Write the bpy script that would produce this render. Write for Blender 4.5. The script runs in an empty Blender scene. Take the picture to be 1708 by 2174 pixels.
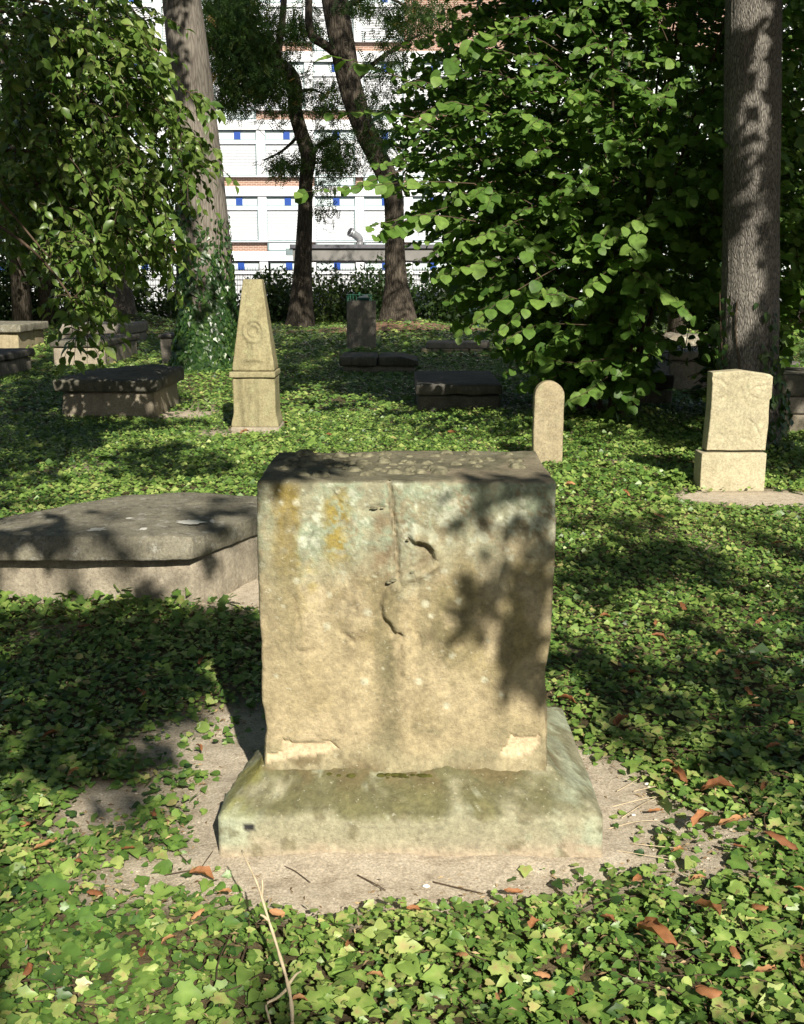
import bpy, math, random
import numpy as np
from mathutils import Matrix, Vector
random.seed(7); RNG = np.random.default_rng(7)
SC = bpy.context.scene
COL = SC.collection

# ------------------------------------------------------------------ camera
EYE = 1.6; FOC = 2300.0; W0, H0 = 1708.0, 2174.0; PITCH = math.radians(12.19)
cam_d = bpy.data.cameras.new('camera'); cam = bpy.data.objects.new('camera', cam_d); COL.objects.link(cam)
cam.location = (0, 0, EYE); cam.rotation_euler = (math.pi/2 - PITCH, 0, 0)
cam_d.sensor_fit = 'VERTICAL'; cam_d.sensor_height = 24.0; cam_d.lens = 24.0*FOC/H0
cam_d.clip_start = 0.05; cam_d.clip_end = 600
SC.camera = cam

# ------------------------------------------------------------------ sky, sun, exposure
SUN = np.array([0.43, -1.5, 1.06]); SUN = SUN/np.linalg.norm(SUN)
ELEV = math.asin(SUN[2]); AZ = math.atan2(SUN[0], SUN[1])
w = bpy.data.worlds.new('World'); SC.world = w; w.use_nodes = True
nt = w.node_tree; bg = nt.nodes['Background']; sky = nt.nodes.new('ShaderNodeTexSky')
sky.sky_type = 'NISHITA'; sky.sun_disc = False; sky.sun_elevation = ELEV; sky.sun_rotation = AZ
sky.air_density = 1.0; sky.dust_density = 1.5
nt.links.new(sky.outputs[0], bg.inputs[0]); bg.inputs[1].default_value = 0.05
sun_d = bpy.data.lights.new('sun', 'SUN'); sun_d.energy = 5.0; sun_d.angle = math.radians(0.53); sun_d.color = (1.0, 0.93, 0.80)
sun = bpy.data.objects.new('sun', sun_d); COL.objects.link(sun); sun.location = tuple(SUN*60)
sun.rotation_euler = Vector(tuple(-SUN)).to_track_quat('-Z', 'Y').to_euler()
SC.view_settings.view_transform = 'Standard'; SC.view_settings.look = 'None'
SC.view_settings.gamma = 1.0; SC.view_settings.exposure = 0.62
SC.cycles.max_bounces = 6; SC.cycles.diffuse_bounces = 3; SC.cycles.transparent_max_bounces = 6
SC.cycles.use_denoising = True

# ------------------------------------------------------------------ reading positions off the photograph (1708 x 2174 grid)
def ang(y): return PITCH + math.atan((y - H0/2)/FOC)
def zc(Y, z): return Y*math.cos(PITCH) + (EYE - z)*math.sin(PITCH)
def G(x, y, z=0.0):
    Y = (EYE - z)/math.tan(ang(y)); return np.array([(x - W0/2)*zc(Y, z)/FOC, Y, z])
def P(x, y, Y):
    z = EYE - Y*math.tan(ang(y)); return np.array([(x - W0/2)*zc(Y, z)/FOC, Y, z])
def proj(p):
    p = np.asarray(p, float); X, Y, Z = p[..., 0], p[..., 1], p[..., 2] - EYE
    d = Y*math.cos(PITCH) - Z*math.sin(PITCH); u = Y*math.sin(PITCH) + Z*math.cos(PITCH)
    dd = np.where(np.abs(d) < 1e-3, 1e-3, d)
    return W0/2 + FOC*X/dd, H0/2 - FOC*u/dd, d

# ------------------------------------------------------------------ noise
def _h(i, j, k, s):
    n = (i*374761393 + j*668265263 + k*1274126177 + s*974634777) & 0xFFFFFFFF
    n = ((n ^ (n >> 13))*1274126177) & 0xFFFFFFFF
    n = ((n ^ (n >> 16))*2246822519) & 0xFFFFFFFF
    return ((n ^ (n >> 15)) & 0xFFFF)/65535.0
def vnoise(p, s=0):
    p = np.asarray(p, float); i = np.floor(p).astype(np.int64); f = p - i; f = f*f*(3 - 2*f)
    r = 0
    for a in (0, 1):
        for b in (0, 1):
            for c in (0, 1):
                wgt = (f[:, 0] if a else 1-f[:, 0])*(f[:, 1] if b else 1-f[:, 1])*(f[:, 2] if c else 1-f[:, 2])
                r = r + wgt*_h(i[:, 0]+a, i[:, 1]+b, i[:, 2]+c, s)
    return r
def fbm(p, o=4, s=0):
    r = 0; a = .5; q = np.asarray(p, float)
    for k in range(o): r = r + a*(vnoise(q, s+k) - .5); q = q*2.03 + 17.1; a *= .5
    return r            # about -0.5 .. 0.5
def p3(x, y, z=0): 
    x = np.asarray(x, float); return np.stack([x, np.broadcast_to(y, x.shape), np.broadcast_to(z, x.shape)], -1)
def sst(a, b, x): t = np.clip((x - a)/(b - a), 0, 1); return t*t*(3 - 2*t)

# ------------------------------------------------------------------ mesh helpers
def make_mesh(name, V, F, mats=(), smooth=True, attrs=None, col=None, midx=None):
    me = bpy.data.meshes.new(name); V = np.ascontiguousarray(V, np.float32); F = np.ascontiguousarray(F, np.int32)
    k = F.shape[1]
    me.vertices.add(len(V)); me.vertices.foreach_set('co', V.ravel())
    me.loops.add(F.size); me.loops.foreach_set('vertex_index', F.ravel())
    me.polygons.add(len(F)); me.polygons.foreach_set('loop_start', np.arange(0, F.size, k, dtype=np.int32))
    me.polygons.foreach_set('loop_total', np.full(len(F), k, np.int32))
    me.polygons.foreach_set('use_smooth', np.full(len(F), bool(smooth)))
    for m in mats: me.materials.append(m)
    if midx is not None: me.polygons.foreach_set('material_index', np.ascontiguousarray(midx, np.int32))
    for n, a in (attrs or {}).items():
        at = me.attributes.new(n, 'FLOAT', 'POINT'); at.data.foreach_set('value', np.ascontiguousarray(a, np.float32))
    if col is not None:
        at = me.attributes.new('col', 'FLOAT_COLOR', 'POINT')
        c = np.ones((len(V), 4), np.float32); c[:, :3] = col; at.data.foreach_set('color', c.ravel())
    me.update(calc_edges=True); me.validate()
    return me
def thing(name, label, cat, loc=(0, 0, 0), group=None):
    o = bpy.data.objects.new(name, None); COL.objects.link(o); o.empty_display_size = .1
    o.location = tuple(float(v) for v in loc); tag(o, label, cat, group); return o
def tag(o, label=None, cat=None, group=None, kind=None):
    if label: o['label'] = label
    if cat: o['category'] = cat
    if group: o['group'] = group
    if kind: o['kind'] = kind
    return o
def obj(name, V, F, mat, parent=None, loc=None, smooth=True, **kw):
    V = np.asarray(V, float)
    off = np.array(parent.location) if parent is not None else np.array(loc if loc is not None else (0, 0, 0), float)
    if parent is not None and parent.parent is not None: off = off + np.array(parent.parent.location)
    mats = mat if isinstance(mat, (list, tuple)) else [mat]
    me = make_mesh(name, V - off, F, mats, smooth, **kw); o = bpy.data.objects.new(name, me); COL.objects.link(o)
    if parent is not None: o.parent = parent
    else: o.location = tuple(float(v) for v in off)
    return o
class MB:
    def __init__(s): s.V = []; s.F = []; s.T = []; s.n = 0
    def add(s, V, F, t=None):
        V = np.asarray(V, float); F = np.asarray(F, int)
        if F.shape[1] == 4: F = np.concatenate([F[:, [0, 1, 2]], F[:, [0, 2, 3]]])
        s.V.append(V); s.F.append(F + s.n); s.n += len(V)
        s.T.append(np.broadcast_to(np.asarray(.5 if t is None else t, float), (len(V),)).copy()); return s
    def box(s, a, b, t=None):
        x0, y0, z0 = a; x1, y1, z1 = b
        V = [(x0, y0, z0), (x1, y0, z0), (x1, y1, z0), (x0, y1, z0), (x0, y0, z1), (x1, y0, z1), (x1, y1, z1), (x0, y1, z1)]
        return s.add(V, [(0, 3, 2, 1), (4, 5, 6, 7), (0, 1, 5, 4), (1, 2, 6, 5), (2, 3, 7, 6), (3, 0, 4, 7)], t)
    def arr(s): return np.concatenate(s.V), np.concatenate(s.F), np.concatenate(s.T)
    def build(s, name, mat, parent=None, loc=None, smooth=True):
        V, F, T = s.arr(); return obj(name, V, F, mat, parent, loc, smooth, attrs={'tint': T})
def smooth_path(pts, n):
    pts = np.asarray(pts, float); m = len(pts)
    if m == 2: t = np.linspace(0, 1, n)[:, None]; return pts[0]*(1-t) + pts[1]*t
    q = np.vstack([2*pts[0]-pts[1], pts, 2*pts[-1]-pts[-2]]); out = []
    for u in np.linspace(0, m-1-1e-6, n):
        k = int(u); f = u - k; a, b, c, d = q[k:k+4]
        out.append(.5*(2*b + (c-a)*f + (2*a-5*b+4*c-d)*f*f + (3*b-a-3*c+d)*f**3))
    return np.array(out)
def tube(path, rad, seg=8, cap=True, flute=None):
    path = np.asarray(path, float); n = len(path); rad = np.broadcast_to(np.asarray(rad, float), (n,))
    T = np.gradient(path, axis=0); T /= np.linalg.norm(T, axis=1)[:, None] + 1e-9
    ref = np.array([0, 1, 0.]) if abs(T[0][1]) < .9 else np.array([1., 0, 0])
    A = np.cross(ref, T); A /= np.linalg.norm(A, axis=1)[:, None] + 1e-9; B = np.cross(T, A)
    th = np.arange(seg)*2*math.pi/seg
    R = rad[:, None]*np.ones((n, seg))
    if flute is not None: R = R*flute(path, th)
    V = path[:, None, :] + R[..., None]*(np.cos(th)[None, :, None]*A[:, None, :] + np.sin(th)[None, :, None]*B[:, None, :])
    V = V.reshape(-1, 3); i = np.arange(n-1)[:, None]*seg; j = np.arange(seg)[None, :]; k = (j+1) % seg
    F = np.stack([i+j, i+k, i+seg+k, i+seg+j], -1).reshape(-1, 4)
    F = np.concatenate([F[:, [0, 1, 2]], F[:, [0, 2, 3]]])
    if cap:
        V = np.vstack([V, path[0], path[-1]]); c0, c1 = n*seg, n*seg+1
        e = np.arange(seg); f = (e+1) % seg
        F = np.vstack([F, np.stack([f, e, np.full(seg, c0)], -1), np.stack([(n-1)*seg+e, (n-1)*seg+f, np.full(seg, c1)], -1)])
    return V, F
def weld(V, F, tol=1e-5):
    key = np.round(V/tol).astype(np.int64); _, idx, inv = np.unique(key, axis=0, return_index=True, return_inverse=True)
    inv = inv.ravel(); F = inv[F]; ok = (F[:, 0] != F[:, 1]) & (F[:, 1] != F[:, 2]) & (F[:, 0] != F[:, 2])
    return V[idx], F[ok]
def axis_pts(h, r, res):
    n = max(2, int(round(2*(h-r)/res))+1)
    return np.concatenate([[-h, -h+r*.25, -h+r*.6], np.linspace(-h+r, h-r, n), [h-r*.6, h-r*.25, h]])
def rough_block(size, r=.01, res=.05, amp=.004, freq=8, seed=0, chip=0.0):
    """rounded, weathered block, centred in x and y, standing on z = 0"""
    h = np.array(size, float)/2; r = min(r, h.min()*.9); ax = [axis_pts(h[k], r, res) for k in range(3)]
    Vs, Fs, n = [], [], 0
    for k in range(3):
        a, b = [(1, 2), (2, 0), (0, 1)][k]
        for sgn in (-1, 1):
            A, B = np.meshgrid(ax[a], ax[b], indexing='ij'); V = np.zeros(A.shape+(3,)); V[..., a] = A; V[..., b] = B; V[..., k] = sgn*h[k]
            na, nb = A.shape; i = np.arange(na-1)[:, None]; j = np.arange(nb-1)[None, :]; q = i*nb + j
            F = np.stack([q, q+nb, q+nb+1, q+1], -1).reshape(-1, 4)
            if sgn < 0: F = F[:, ::-1]
            F = np.concatenate([F[:, [0, 1, 2]], F[:, [0, 2, 3]]])
            Vs.append(V.reshape(-1, 3)); Fs.append(F+n); n += A.size
    V, F = weld(np.concatenate(Vs), np.concatenate(Fs))
    inn = np.clip(V, -(h-r), h-r); d = V - inn; L = np.linalg.norm(d, axis=1)[:, None]; nrm = d/(L+1e-9)
    V = inn + nrm*r
    nz = fbm(V*freq + seed*13.7, 4, seed)
    V = V + nrm*(nz*2*amp)[:, None]
    if chip > 0:
        edge = ((np.abs(inn) > (h-r)*.999 - 1e-6).sum(1) >= 2)
        c = np.clip(vnoise(V*freq*.9 + 5.3 + seed, seed+9) - .55, 0, 1)*chip*2.2
        V = V - nrm*(c*edge)[:, None]
    V[:, 2] += h[2]
    return V, F
def place(V, loc, rz=0.0, tilt=(0, 0)):
    M = np.array(Matrix.Rotation(rz, 3, 'Z') @ Matrix.Rotation(tilt[0], 3, 'X') @ Matrix.Rotation(tilt[1], 3, 'Y'))
    return V @ M.T + np.asarray(loc, float)
def resample(poly, step):
    poly = np.asarray(poly, float); out = []
    for k in range(len(poly)):
        a, b = poly[k], poly[(k+1) % len(poly)]; n = max(1, int(np.linalg.norm(b-a)/step))
        for t in range(n): out.append(a + (b-a)*t/n)
    return np.array(out)
def rough_prism(poly, t, bevel=.01, step=.04, amp=.004, freq=8, seed=0, edge_amp=.0, rings=6, side_rings=4):
    """outline in (u,v), extruded along w from 0 to t; bevelled rims, weathered"""
    o = resample(poly, step); c = o.mean(0); n = len(o)
    if edge_amp: 
        rr = fbm(np.c_[o*freq*.8, np.full(n, seed*3.3)], 3, seed+3)*2*edge_amp
        dirn = (o-c)/np.linalg.norm(o-c, axis=1)[:, None]; o = o + dirn*rr[:, None]
    dirn = (o-c)/(np.linalg.norm(o-c, axis=1)[:, None]+1e-9)
    R = []
    def ring(s, wv, ins): return np.c_[c + (o-c)*s - dirn*ins, np.full(n, wv)]
    for k in range(1, rings): R.append(ring(k/rings, 0, 0))
    R.append(ring(1, 0, bevel)); R.append(ring(1, bevel*.3, bevel*.3)); R.append(ring(1, bevel, 0))
    for k in range(1, side_rings): R.append(ring(1, bevel + (t-2*bevel)*k/side_rings, 0))
    R.append(ring(1, t-bevel, 0)); R.append(ring(1, t-bevel*.3, bevel*.3)); R.append(ring(1, t, bevel))
    for k in range(rings-1, 0, -1): R.append(ring(k/rings, t, 0))
    m = len(R); V = np.vstack(R + [np.array([[c[0], c[1], 0]]), np.array([[c[0], c[1], t]])])
    i = np.arange(m-1)[:, None]*n; j = np.arange(n)[None, :]; k = (j+1) % n
    F = np.stack([i+j, i+k, i+n+k, i+n+j], -1).reshape(-1, 4); F = np.concatenate([F[:, [0, 1, 2]], F[:, [0, 2, 3]]])
    e = np.arange(n); f = (e+1) % n
    F = np.vstack([F, np.stack([f, e, np.full(n, m*n)], -1), np.stack([(m-1)*n+e, (m-1)*n+f, np.full(n, m*n+1)], -1)])
    d = np.stack([fbm(V*freq + seed*7.7 + q*31, 4, seed+q) for q in range(3)], -1)*2*amp
    V = V + d
    area = np.sum(o[:, 0]*np.roll(o[:, 1], -1) - np.roll(o[:, 0], -1)*o[:, 1])
    if area < 0: F = F[:, ::-1]
    return V, F
def unit(v): v = np.asarray(v, float); return v/(np.linalg.norm(v, axis=-1, keepdims=True)+1e-9)
def frames(d, up):
    x = unit(d); n = unit(up - (up*x).sum(-1, keepdims=True)*x); y = np.cross(n, x); return np.stack([x, y, n], -1)
def scatter(tpl, pos, R, s):
    V, F = tpl; N = len(pos); v = np.einsum('nij,kj->nki', R, V)*np.asarray(s)[:, None, None] + np.asarray(pos)[:, None, :]
    f = (F[None] + (np.arange(N)*len(V))[:, None, None]).reshape(-1, F.shape[1]); return v.reshape(-1, 3), f
def leaf_tpl(outline, fold=.15, curl=.1):
    """outline: half outline (x along 0..1, half width) -> closed leaf folded along the midrib"""
    o = np.asarray(outline, float); m = len(o); V = []
    for x, wd in o: V.append((x, 0, -curl*(x-.4)**2))
    for s in (1, -1):
        for x, wd in o[1:-1]: V.append((x, s*wd, fold*wd - curl*(x-.4)**2))
    V = np.array(V); F = []
    for s in (0, 1):
        b = m + s*(m-2); L = [0] + [b+k for k in range(m-2)] + [m-1]
        for k in range(m-1):
            q = [k, k+1, L[k+1], L[k]] if s == 0 else [k+1, k, L[k], L[k+1]]
            for tri in ((q[0], q[1], q[2]), (q[0], q[2], q[3])):
                if len(set(tri)) == 3: F.append(tri)
    F = np.array(F)[:, ::-1]
    return V, F

# ------------------------------------------------------------------ materials
def new_mat(name):
    m = bpy.data.materials.new(name); m.use_nodes = True; n = m.node_tree.nodes; l = m.node_tree.links
    return m, n, l, n['Principled BSDF']
def N(n, t, **kw):
    x = n.new(t)
    for k, v in kw.items():
        if k.startswith('i_'):
            key = k[2:]; key = int(key) if key.isdigit() else key; x.inputs[key].default_value = v
        else: setattr(x, k, v)
    return x
def ramp(n, stops, interp='LINEAR'):
    r = n.new('ShaderNodeValToRGB'); r.color_ramp.interpolation = interp
    while len(r.color_ramp.elements) < len(stops): r.color_ramp.elements.new(.5)
    for e, (p, c) in zip(r.color_ramp.elements, stops):
        e.position = p; e.color = (*c, 1) if len(c) == 3 else c
    return r
def leaf_mat(name, stops, rough=.4, trans=.3, tcol=(.25, .4, .04), spec=.5, coat=0.0):
    m, n, l, b = new_mat(name)
    a = N(n, 'ShaderNodeAttribute', attribute_name='tint'); r = ramp(n, stops); l.new(a.outputs['Fac'], r.inputs[0])
    ob = N(n, 'ShaderNodeObjectInfo')
    nz = N(n, 'ShaderNodeTexNoise', i_Scale=22.0, i_Detail=3.0); g = N(n, 'ShaderNodeNewGeometry'); l.new(g.outputs['Position'], nz.inputs['Vector'])
    mp = N(n, 'ShaderNodeMapRange', i_1=.3, i_2=.7, i_3=.75, i_4=1.25); l.new(nz.outputs['Fac'], mp.inputs[0])
    mx = N(n, 'ShaderNodeMix', data_type='RGBA', blend_type='MULTIPLY'); mx.inputs[0].default_value = 1
    l.new(r.outputs[0], mx.inputs[6]); l.new(mp.outputs[0], mx.inputs[7])
    l.new(mx.outputs[2], b.inputs['Base Color']); b.inputs['Roughness'].default_value = rough
    b.inputs['Specular IOR Level'].default_value = spec
    t = N(n, 'ShaderNodeBsdfTranslucent'); t.inputs[0].default_value = (*tcol, 1)
    ms = N(n, 'ShaderNodeMixShader'); ms.inputs[0].default_value = trans
    l.new(b.outputs[0], ms.inputs[1]); l.new(t.outputs[0], ms.inputs[2]); l.new(ms.outputs[0], n['Material Output'].inputs[0])
    return m
def stone_mat(name, c1, c2, dark=(.07, .065, .055), stain=.5, lichen=(.42, .44, .33), lich=.3, scale=1.0, bump=.5, use_col=False, top_dark=0.0):
    m, n, l, b = new_mat(name)
    g = N(n, 'ShaderNodeNewGeometry'); pos = g.outputs['Position']
    def noise(sc, det=6, rough=.6): 
        x = N(n, 'ShaderNodeTexNoise', i_Scale=sc*scale, i_Detail=float(det), i_Roughness=rough); l.new(pos, x.inputs['Vector']); return x.outputs['Fac']
    def mix(f, a, c, mode='MIX'):
        x = N(n, 'ShaderNodeMix', data_type='RGBA', blend_type=mode)
        for s, k in ((f, 0), (a, 6), (c, 7)):
            if isinstance(s, (int, float)): x.inputs[k].default_value = s
            elif isinstance(s, tuple): x.inputs[k].default_value = (*s, 1)
            else: l.new(s, x.inputs[k])
        return x.outputs[2]
    def rng(f, a, c, lo=0., hi=1.): 
        x = N(n, 'ShaderNodeMapRange', i_1=a, i_2=c, i_3=lo, i_4=hi); l.new(f, x.inputs[0]); return x.outputs[0]
    if use_col:
        a = N(n, 'ShaderNodeAttribute', attribute_name='col'); c = a.outputs['Color']
    else:
        c = mix(rng(noise(3), .35, .65), c1, c2)
        mpn = N(n, 'ShaderNodeMapping'); mpn.inputs['Scale'].default_value = (5, 5, .7); l.new(pos, mpn.inputs[0])
        st = N(n, 'ShaderNodeTexNoise', i_Scale=2.2*scale, i_Detail=6.0, i_Roughness=.65); l.new(mpn.outputs[0], st.inputs['Vector'])
        c = mix(rng(st.outputs['Fac'], .5, .72, 0, stain), c, dark)
        c = mix(rng(noise(9, 5, .65), .56, .64, 0, lich), c, lichen)
    if top_dark > 0:
        sx = N(n, 'ShaderNodeSeparateXYZ'); l.new(g.outputs['Normal'], sx.inputs[0])
        f = N(n, 'ShaderNodeMath', operation='MULTIPLY'); l.new(rng(sx.outputs[2], .3, .9), f.inputs[0]); l.new(rng(noise(5), .3, .6, .4*top_dark, top_dark), f.inputs[1])
        c = mix(f.outputs[0], c, dark)
    c = mix(rng(noise(95, 3, .6), .60, .66, 0, .32 if use_col else .55), c, tuple(v*.45 for v in c1) if not use_col else (.16, .14, .09))
    c = mix(rng(noise(70, 4, .7), .63, .68, 0, .5), c, (.50, .49, .38))
    c = mix(1.0, c, rng(noise(55, 4, .7), .3, .7, .68, 1.2), 'MULTIPLY')
    c = mix(1.0, c, rng(noise(14, 5, .6), .3, .7, .85, 1.12), 'MULTIPLY')
    l.new(c, b.inputs['Base Color']); b.inputs['Roughness'].default_value = .92; b.inputs['Specular IOR Level'].default_value = .25
    ad = N(n, 'ShaderNodeMath', operation='ADD'); l.new(noise(120, 4, .7), ad.inputs[0]); 
    m2 = N(n, 'ShaderNodeMath', operation='MULTIPLY'); l.new(noise(30, 5, .65), m2.inputs[0]); m2.inputs[1].default_value = 2.0; l.new(m2.outputs[0], ad.inputs[1])
    bp = N(n, 'ShaderNodeBump'); bp.inputs['Strength'].default_value = bump; bp.inputs['Distance'].default_value = .006; l.new(ad.outputs[0], bp.inputs['Height']); l.new(bp.outputs[0], b.inputs['Normal'])
    return m
def bark_mat(name, c1, c2, sx=16., sz=2.2, dist=.02, strength=1.0):
    m, n, l, b = new_mat(name)
    g = N(n, 'ShaderNodeNewGeometry'); mp = N(n, 'ShaderNodeMapping'); mp.inputs['Scale'].default_value = (sx, sx, sz); l.new(g.outputs['Position'], mp.inputs[0])
    nz = N(n, 'ShaderNodeTexNoise', i_Scale=1.6, i_Detail=8.0, i_Roughness=.68, i_Distortion=.15); l.new(mp.outputs[0], nz.inputs['Vector'])
    vo = N(n, 'ShaderNodeTexVoronoi', feature='DISTANCE_TO_EDGE', i_Scale=1.8); l.new(mp.outputs[0], vo.inputs['Vector'])
    vr = N(n, 'ShaderNodeMapRange', i_1=0.0, i_2=.22); l.new(vo.outputs['Distance'], vr.inputs[0])
    mu = N(n, 'ShaderNodeMath', operation='MULTIPLY_ADD', i_1=.6); l.new(vr.outputs[0], mu.inputs[0]); l.new(nz.outputs['Fac'], mu.inputs[2])
    rp = ramp(n, [(.35, c1), (.95, c2)]); l.new(mu.outputs[0], rp.inputs[0])
    n2 = N(n, 'ShaderNodeTexNoise', i_Scale=1.3, i_Detail=4.0); l.new(g.outputs['Position'], n2.inputs['Vector'])
    mr = N(n, 'ShaderNodeMapRange', i_1=.3, i_2=.7, i_3=.7, i_4=1.25); l.new(n2.outputs['Fac'], mr.inputs[0])
    mx = N(n, 'ShaderNodeMix', data_type='RGBA', blend_type='MULTIPLY'); mx.inputs[0].default_value = 1; l.new(rp.outputs[0], mx.inputs[6]); l.new(mr.outputs[0], mx.inputs[7])
    l.new(mx.outputs[2], b.inputs['Base Color']); b.inputs['Roughness'].default_value = .95; b.inputs['Specular IOR Level'].default_value = .2
    bp = N(n, 'ShaderNodeBump'); bp.inputs['Strength'].default_value = strength; bp.inputs['Distance'].default_value = dist; l.new(mu.outputs[0], bp.inputs['Height']); l.new(bp.outputs[0], b.inputs['Normal'])
    return m
def plain_mat(name, c, rough=.6, metal=0., var=.15, sc=6., bump=0., spec=.5):
    m, n, l, b = new_mat(name)
    g = N(n, 'ShaderNodeNewGeometry'); nz = N(n, 'ShaderNodeTexNoise', i_Scale=sc, i_Detail=6.0); l.new(g.outputs['Position'], nz.inputs['Vector'])
    rp = ramp(n, [(.3, tuple(v*(1-var) for v in c)), (.7, tuple(min(1, v*(1+var)) for v in c))]); l.new(nz.outputs['Fac'], rp.inputs[0]); l.new(rp.outputs[0], b.inputs['Base Color'])
    b.inputs['Roughness'].default_value = rough; b.inputs['Metallic'].default_value = metal; b.inputs['Specular IOR Level'].default_value = spec
    if bump:
        bp = N(n, 'ShaderNodeBump'); bp.inputs['Strength'].default_value = bump; bp.inputs['Distance'].default_value = .01; l.new(nz.outputs['Fac'], bp.inputs['Height']); l.new(bp.outputs[0], b.inputs['Normal'])
    return m

IVY = leaf_mat('ivy_leaf', [(0, (.022, .062, .016)), (.45, (.115, .215, .042)), (.8, (.235, .345, .078)), (.93, (.36, .43, .13)), (1, (.40, .33, .14))], rough=.42, trans=.2, tcol=(.20, .34, .05), spec=.5)
IVYT = leaf_mat('climbing_ivy_leaf', [(0, (.012, .035, .010)), (.6, (.03, .075, .018)), (1, (.09, .15, .03))], rough=.35, trans=.12)
HAZEL = leaf_mat('hazel_leaf', [(0, (.04, .095, .018)), (.5, (.095, .185, .034)), (1, (.19, .30, .065))], rough=.5, trans=.32, tcol=(.16, .32, .03), spec=.3)
PEAR = leaf_mat('oval_leaf', [(0, (.04, .09, .018)), (.5, (.11, .185, .034)), (1, (.23, .29, .085))], rough=.38, trans=.28, tcol=(.15, .28, .03))
PINN = leaf_mat('pinnate_leaf', [(0, (.014, .036, .008)), (.6, (.03, .062, .012)), (.85, (.06, .08, .018)), (1, (.18, .10, .03))], rough=.6, trans=.25, tcol=(.08, .14, .01), spec=.15)
CANOPY = leaf_mat('canopy_leaf', [(0, (.03, .07, .015)), (1, (.08, .15, .03))], rough=.45, trans=.25, tcol=(.12, .25, .02))
SHRUB = leaf_mat('shrub_leaf', [(0, (.02, .05, .012)), (.6, (.045, .09, .02)), (1, (.11, .16, .035))], rough=.5, trans=.25, tcol=(.12, .22, .02))
DEAD = leaf_mat('dead_leaf', [(0, (.15, .055, .025)), (.6, (.33, .15, .065)), (1, (.48, .27, .13))], rough=.65, trans=.12, tcol=(.4, .18, .06), spec=.3)
LITTER = leaf_mat('litter', [(0, (.10, .065, .035)), (.6, (.25, .17, .09)), (1, (.48, .36, .2))], rough=.8, trans=.05, tcol=(.3, .2, .1), spec=.2)
BARK_GREY = bark_mat('bark_grey', (.05, .046, .042), (.27, .25, .222), sx=46, sz=8.5, dist=.016)
BARK_SMOOTH = bark_mat('bark_smooth', (.085, .074, .062), (.185, .166, .142), sx=12, sz=1.6, dist=.012, strength=.7)
BARK_DARK = bark_mat('bark_dark', (.03, .025, .02), (.10, .084, .065), sx=9, sz=1.6, dist=.03)
TWIG = plain_mat('twig', (.075, .05, .03), .85, var=.3, sc=30)
STALK = plain_mat('dry_stalk', (.55, .45, .30), .8, var=.2, sc=40)
# ================================================================== GROUND
def gh(x, y):
    x = np.asarray(x, float); y = np.broadcast_to(np.asarray(y, float), x.shape)
    h = .05*fbm(p3(x*.5, y*.5), 3, 3) + .018*fbm(p3(x*3, y*3), 3, 4)
    for (mx, my, r, a) in MOUNDS: h = h + a*np.exp(-((x-mx)**2 + (y-my)**2)/(r*r))
    return h
LT = G(443, 806); LT[1] = 18.3                      # foot of the ivy-clad tree on the left
RT = np.array([3.20, 9.95, 0])                      # foot of the grey trunk on the right
BUSH = np.array([2.45, 12.6, 0])
TA = np.array([-3.38, 36.0, 0]); TB = np.array([-.12, 34.0, 0]); TS = np.array([-9.4, 37.0, 0])
MOUNDS = [(LT[0], LT[1], 1.3, .14), (TB[0], TB[1], 1.6, .35), (TS[0], TS[1], 1.5, .45), (RT[0], RT[1], .8, .06), (BUSH[0], BUSH[1], 1.4, .06)]
def dirt(x, y):
    """1 on bare soil, 0 where the ivy is closed"""
    x = np.asarray(x, float); y = np.broadcast_to(np.asarray(y, float), x.shape)
    nz = fbm(p3(x*3.1, y*3.1, 5), 4, 11)
    d = np.hypot((x-.01)/.90, np.where(y < 3, (y-3.0)/.455, (y-3.0)/.62))
    m = 1 - sst(.74, 1.24, d + nz*.95)
    d2 = np.hypot((x+.60)/.34, (y-2.68)/.22); m = np.maximum(m, .7*(1 - sst(.5, 1.2, d2 + nz*.8)))
    d3 = np.hypot((x+.62)/.34, (y-3.55)/.5); m = np.maximum(m, .75*(1 - sst(.5, 1.2, d3 + nz*.8)))
    d4 = np.hypot((x-2.62)/.66, (y-7.86)/.34); m = np.maximum(m, 1 - sst(.75, 1.1, d4 + nz*.5))
    d5 = np.hypot((x+.78)/.32, (y-5.35)/.35); m = np.maximum(m, .9*(1 - sst(.6, 1.15, d5 + nz*.6)))
    d6 = np.hypot((x+1.85)/.45, (y-11.4)/.3); m = np.maximum(m, .6*(1 - sst(.6, 1.15, d6 + nz*.6)))
    d7 = np.hypot((x+2.6)/.5, (y-12.9)/.5); m = np.maximum(m, .7*(1 - sst(.6, 1.15, d7 + nz*.6)))
    m = np.maximum(m, .35*sst(.10, .24, fbm(p3(x*1.3+9, y*1.3, 2), 3, 21)))
    return np.clip(m, 0, 1)
def gaxis(lo, hi, step, far, g=1.16):
    a = list(np.arange(lo, hi, step)); s = step
    while a[-1] < far[1]: s *= g; a.append(a[-1]+s)
    s = step
    while a[0] > far[0]: s *= g; a.insert(0, a[0]-s)
    return np.array(a)
gx = gaxis(-1.8, 1.8, .028, (-160, 160)); gy = gaxis(1.6, 4.4, .028, (-60, 260), 1.11)
X, Y = np.meshgrid(gx, gy, indexing='ij'); xf, yf = X.ravel(), Y.ravel()
dm = dirt(xf, yf); Zg = gh(xf, yf) + np.where((np.abs(xf) < 2.2) & (yf < 5), .016*fbm(p3(xf*14, yf*14), 4, 8) + .010*dm, 0)
ex_ = np.maximum(np.maximum(-.515-xf, xf-.562), 0); ey_ = np.maximum(np.maximum(2.762-yf, yf-3.56), 0); Zg = Zg + np.exp(-(np.hypot(ex_, ey_)/.075)**2)*.016*np.clip(.75+2.2*fbm(p3(xf*7, yf*7, 3), 4, 18), 0, 1.6)
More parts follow.
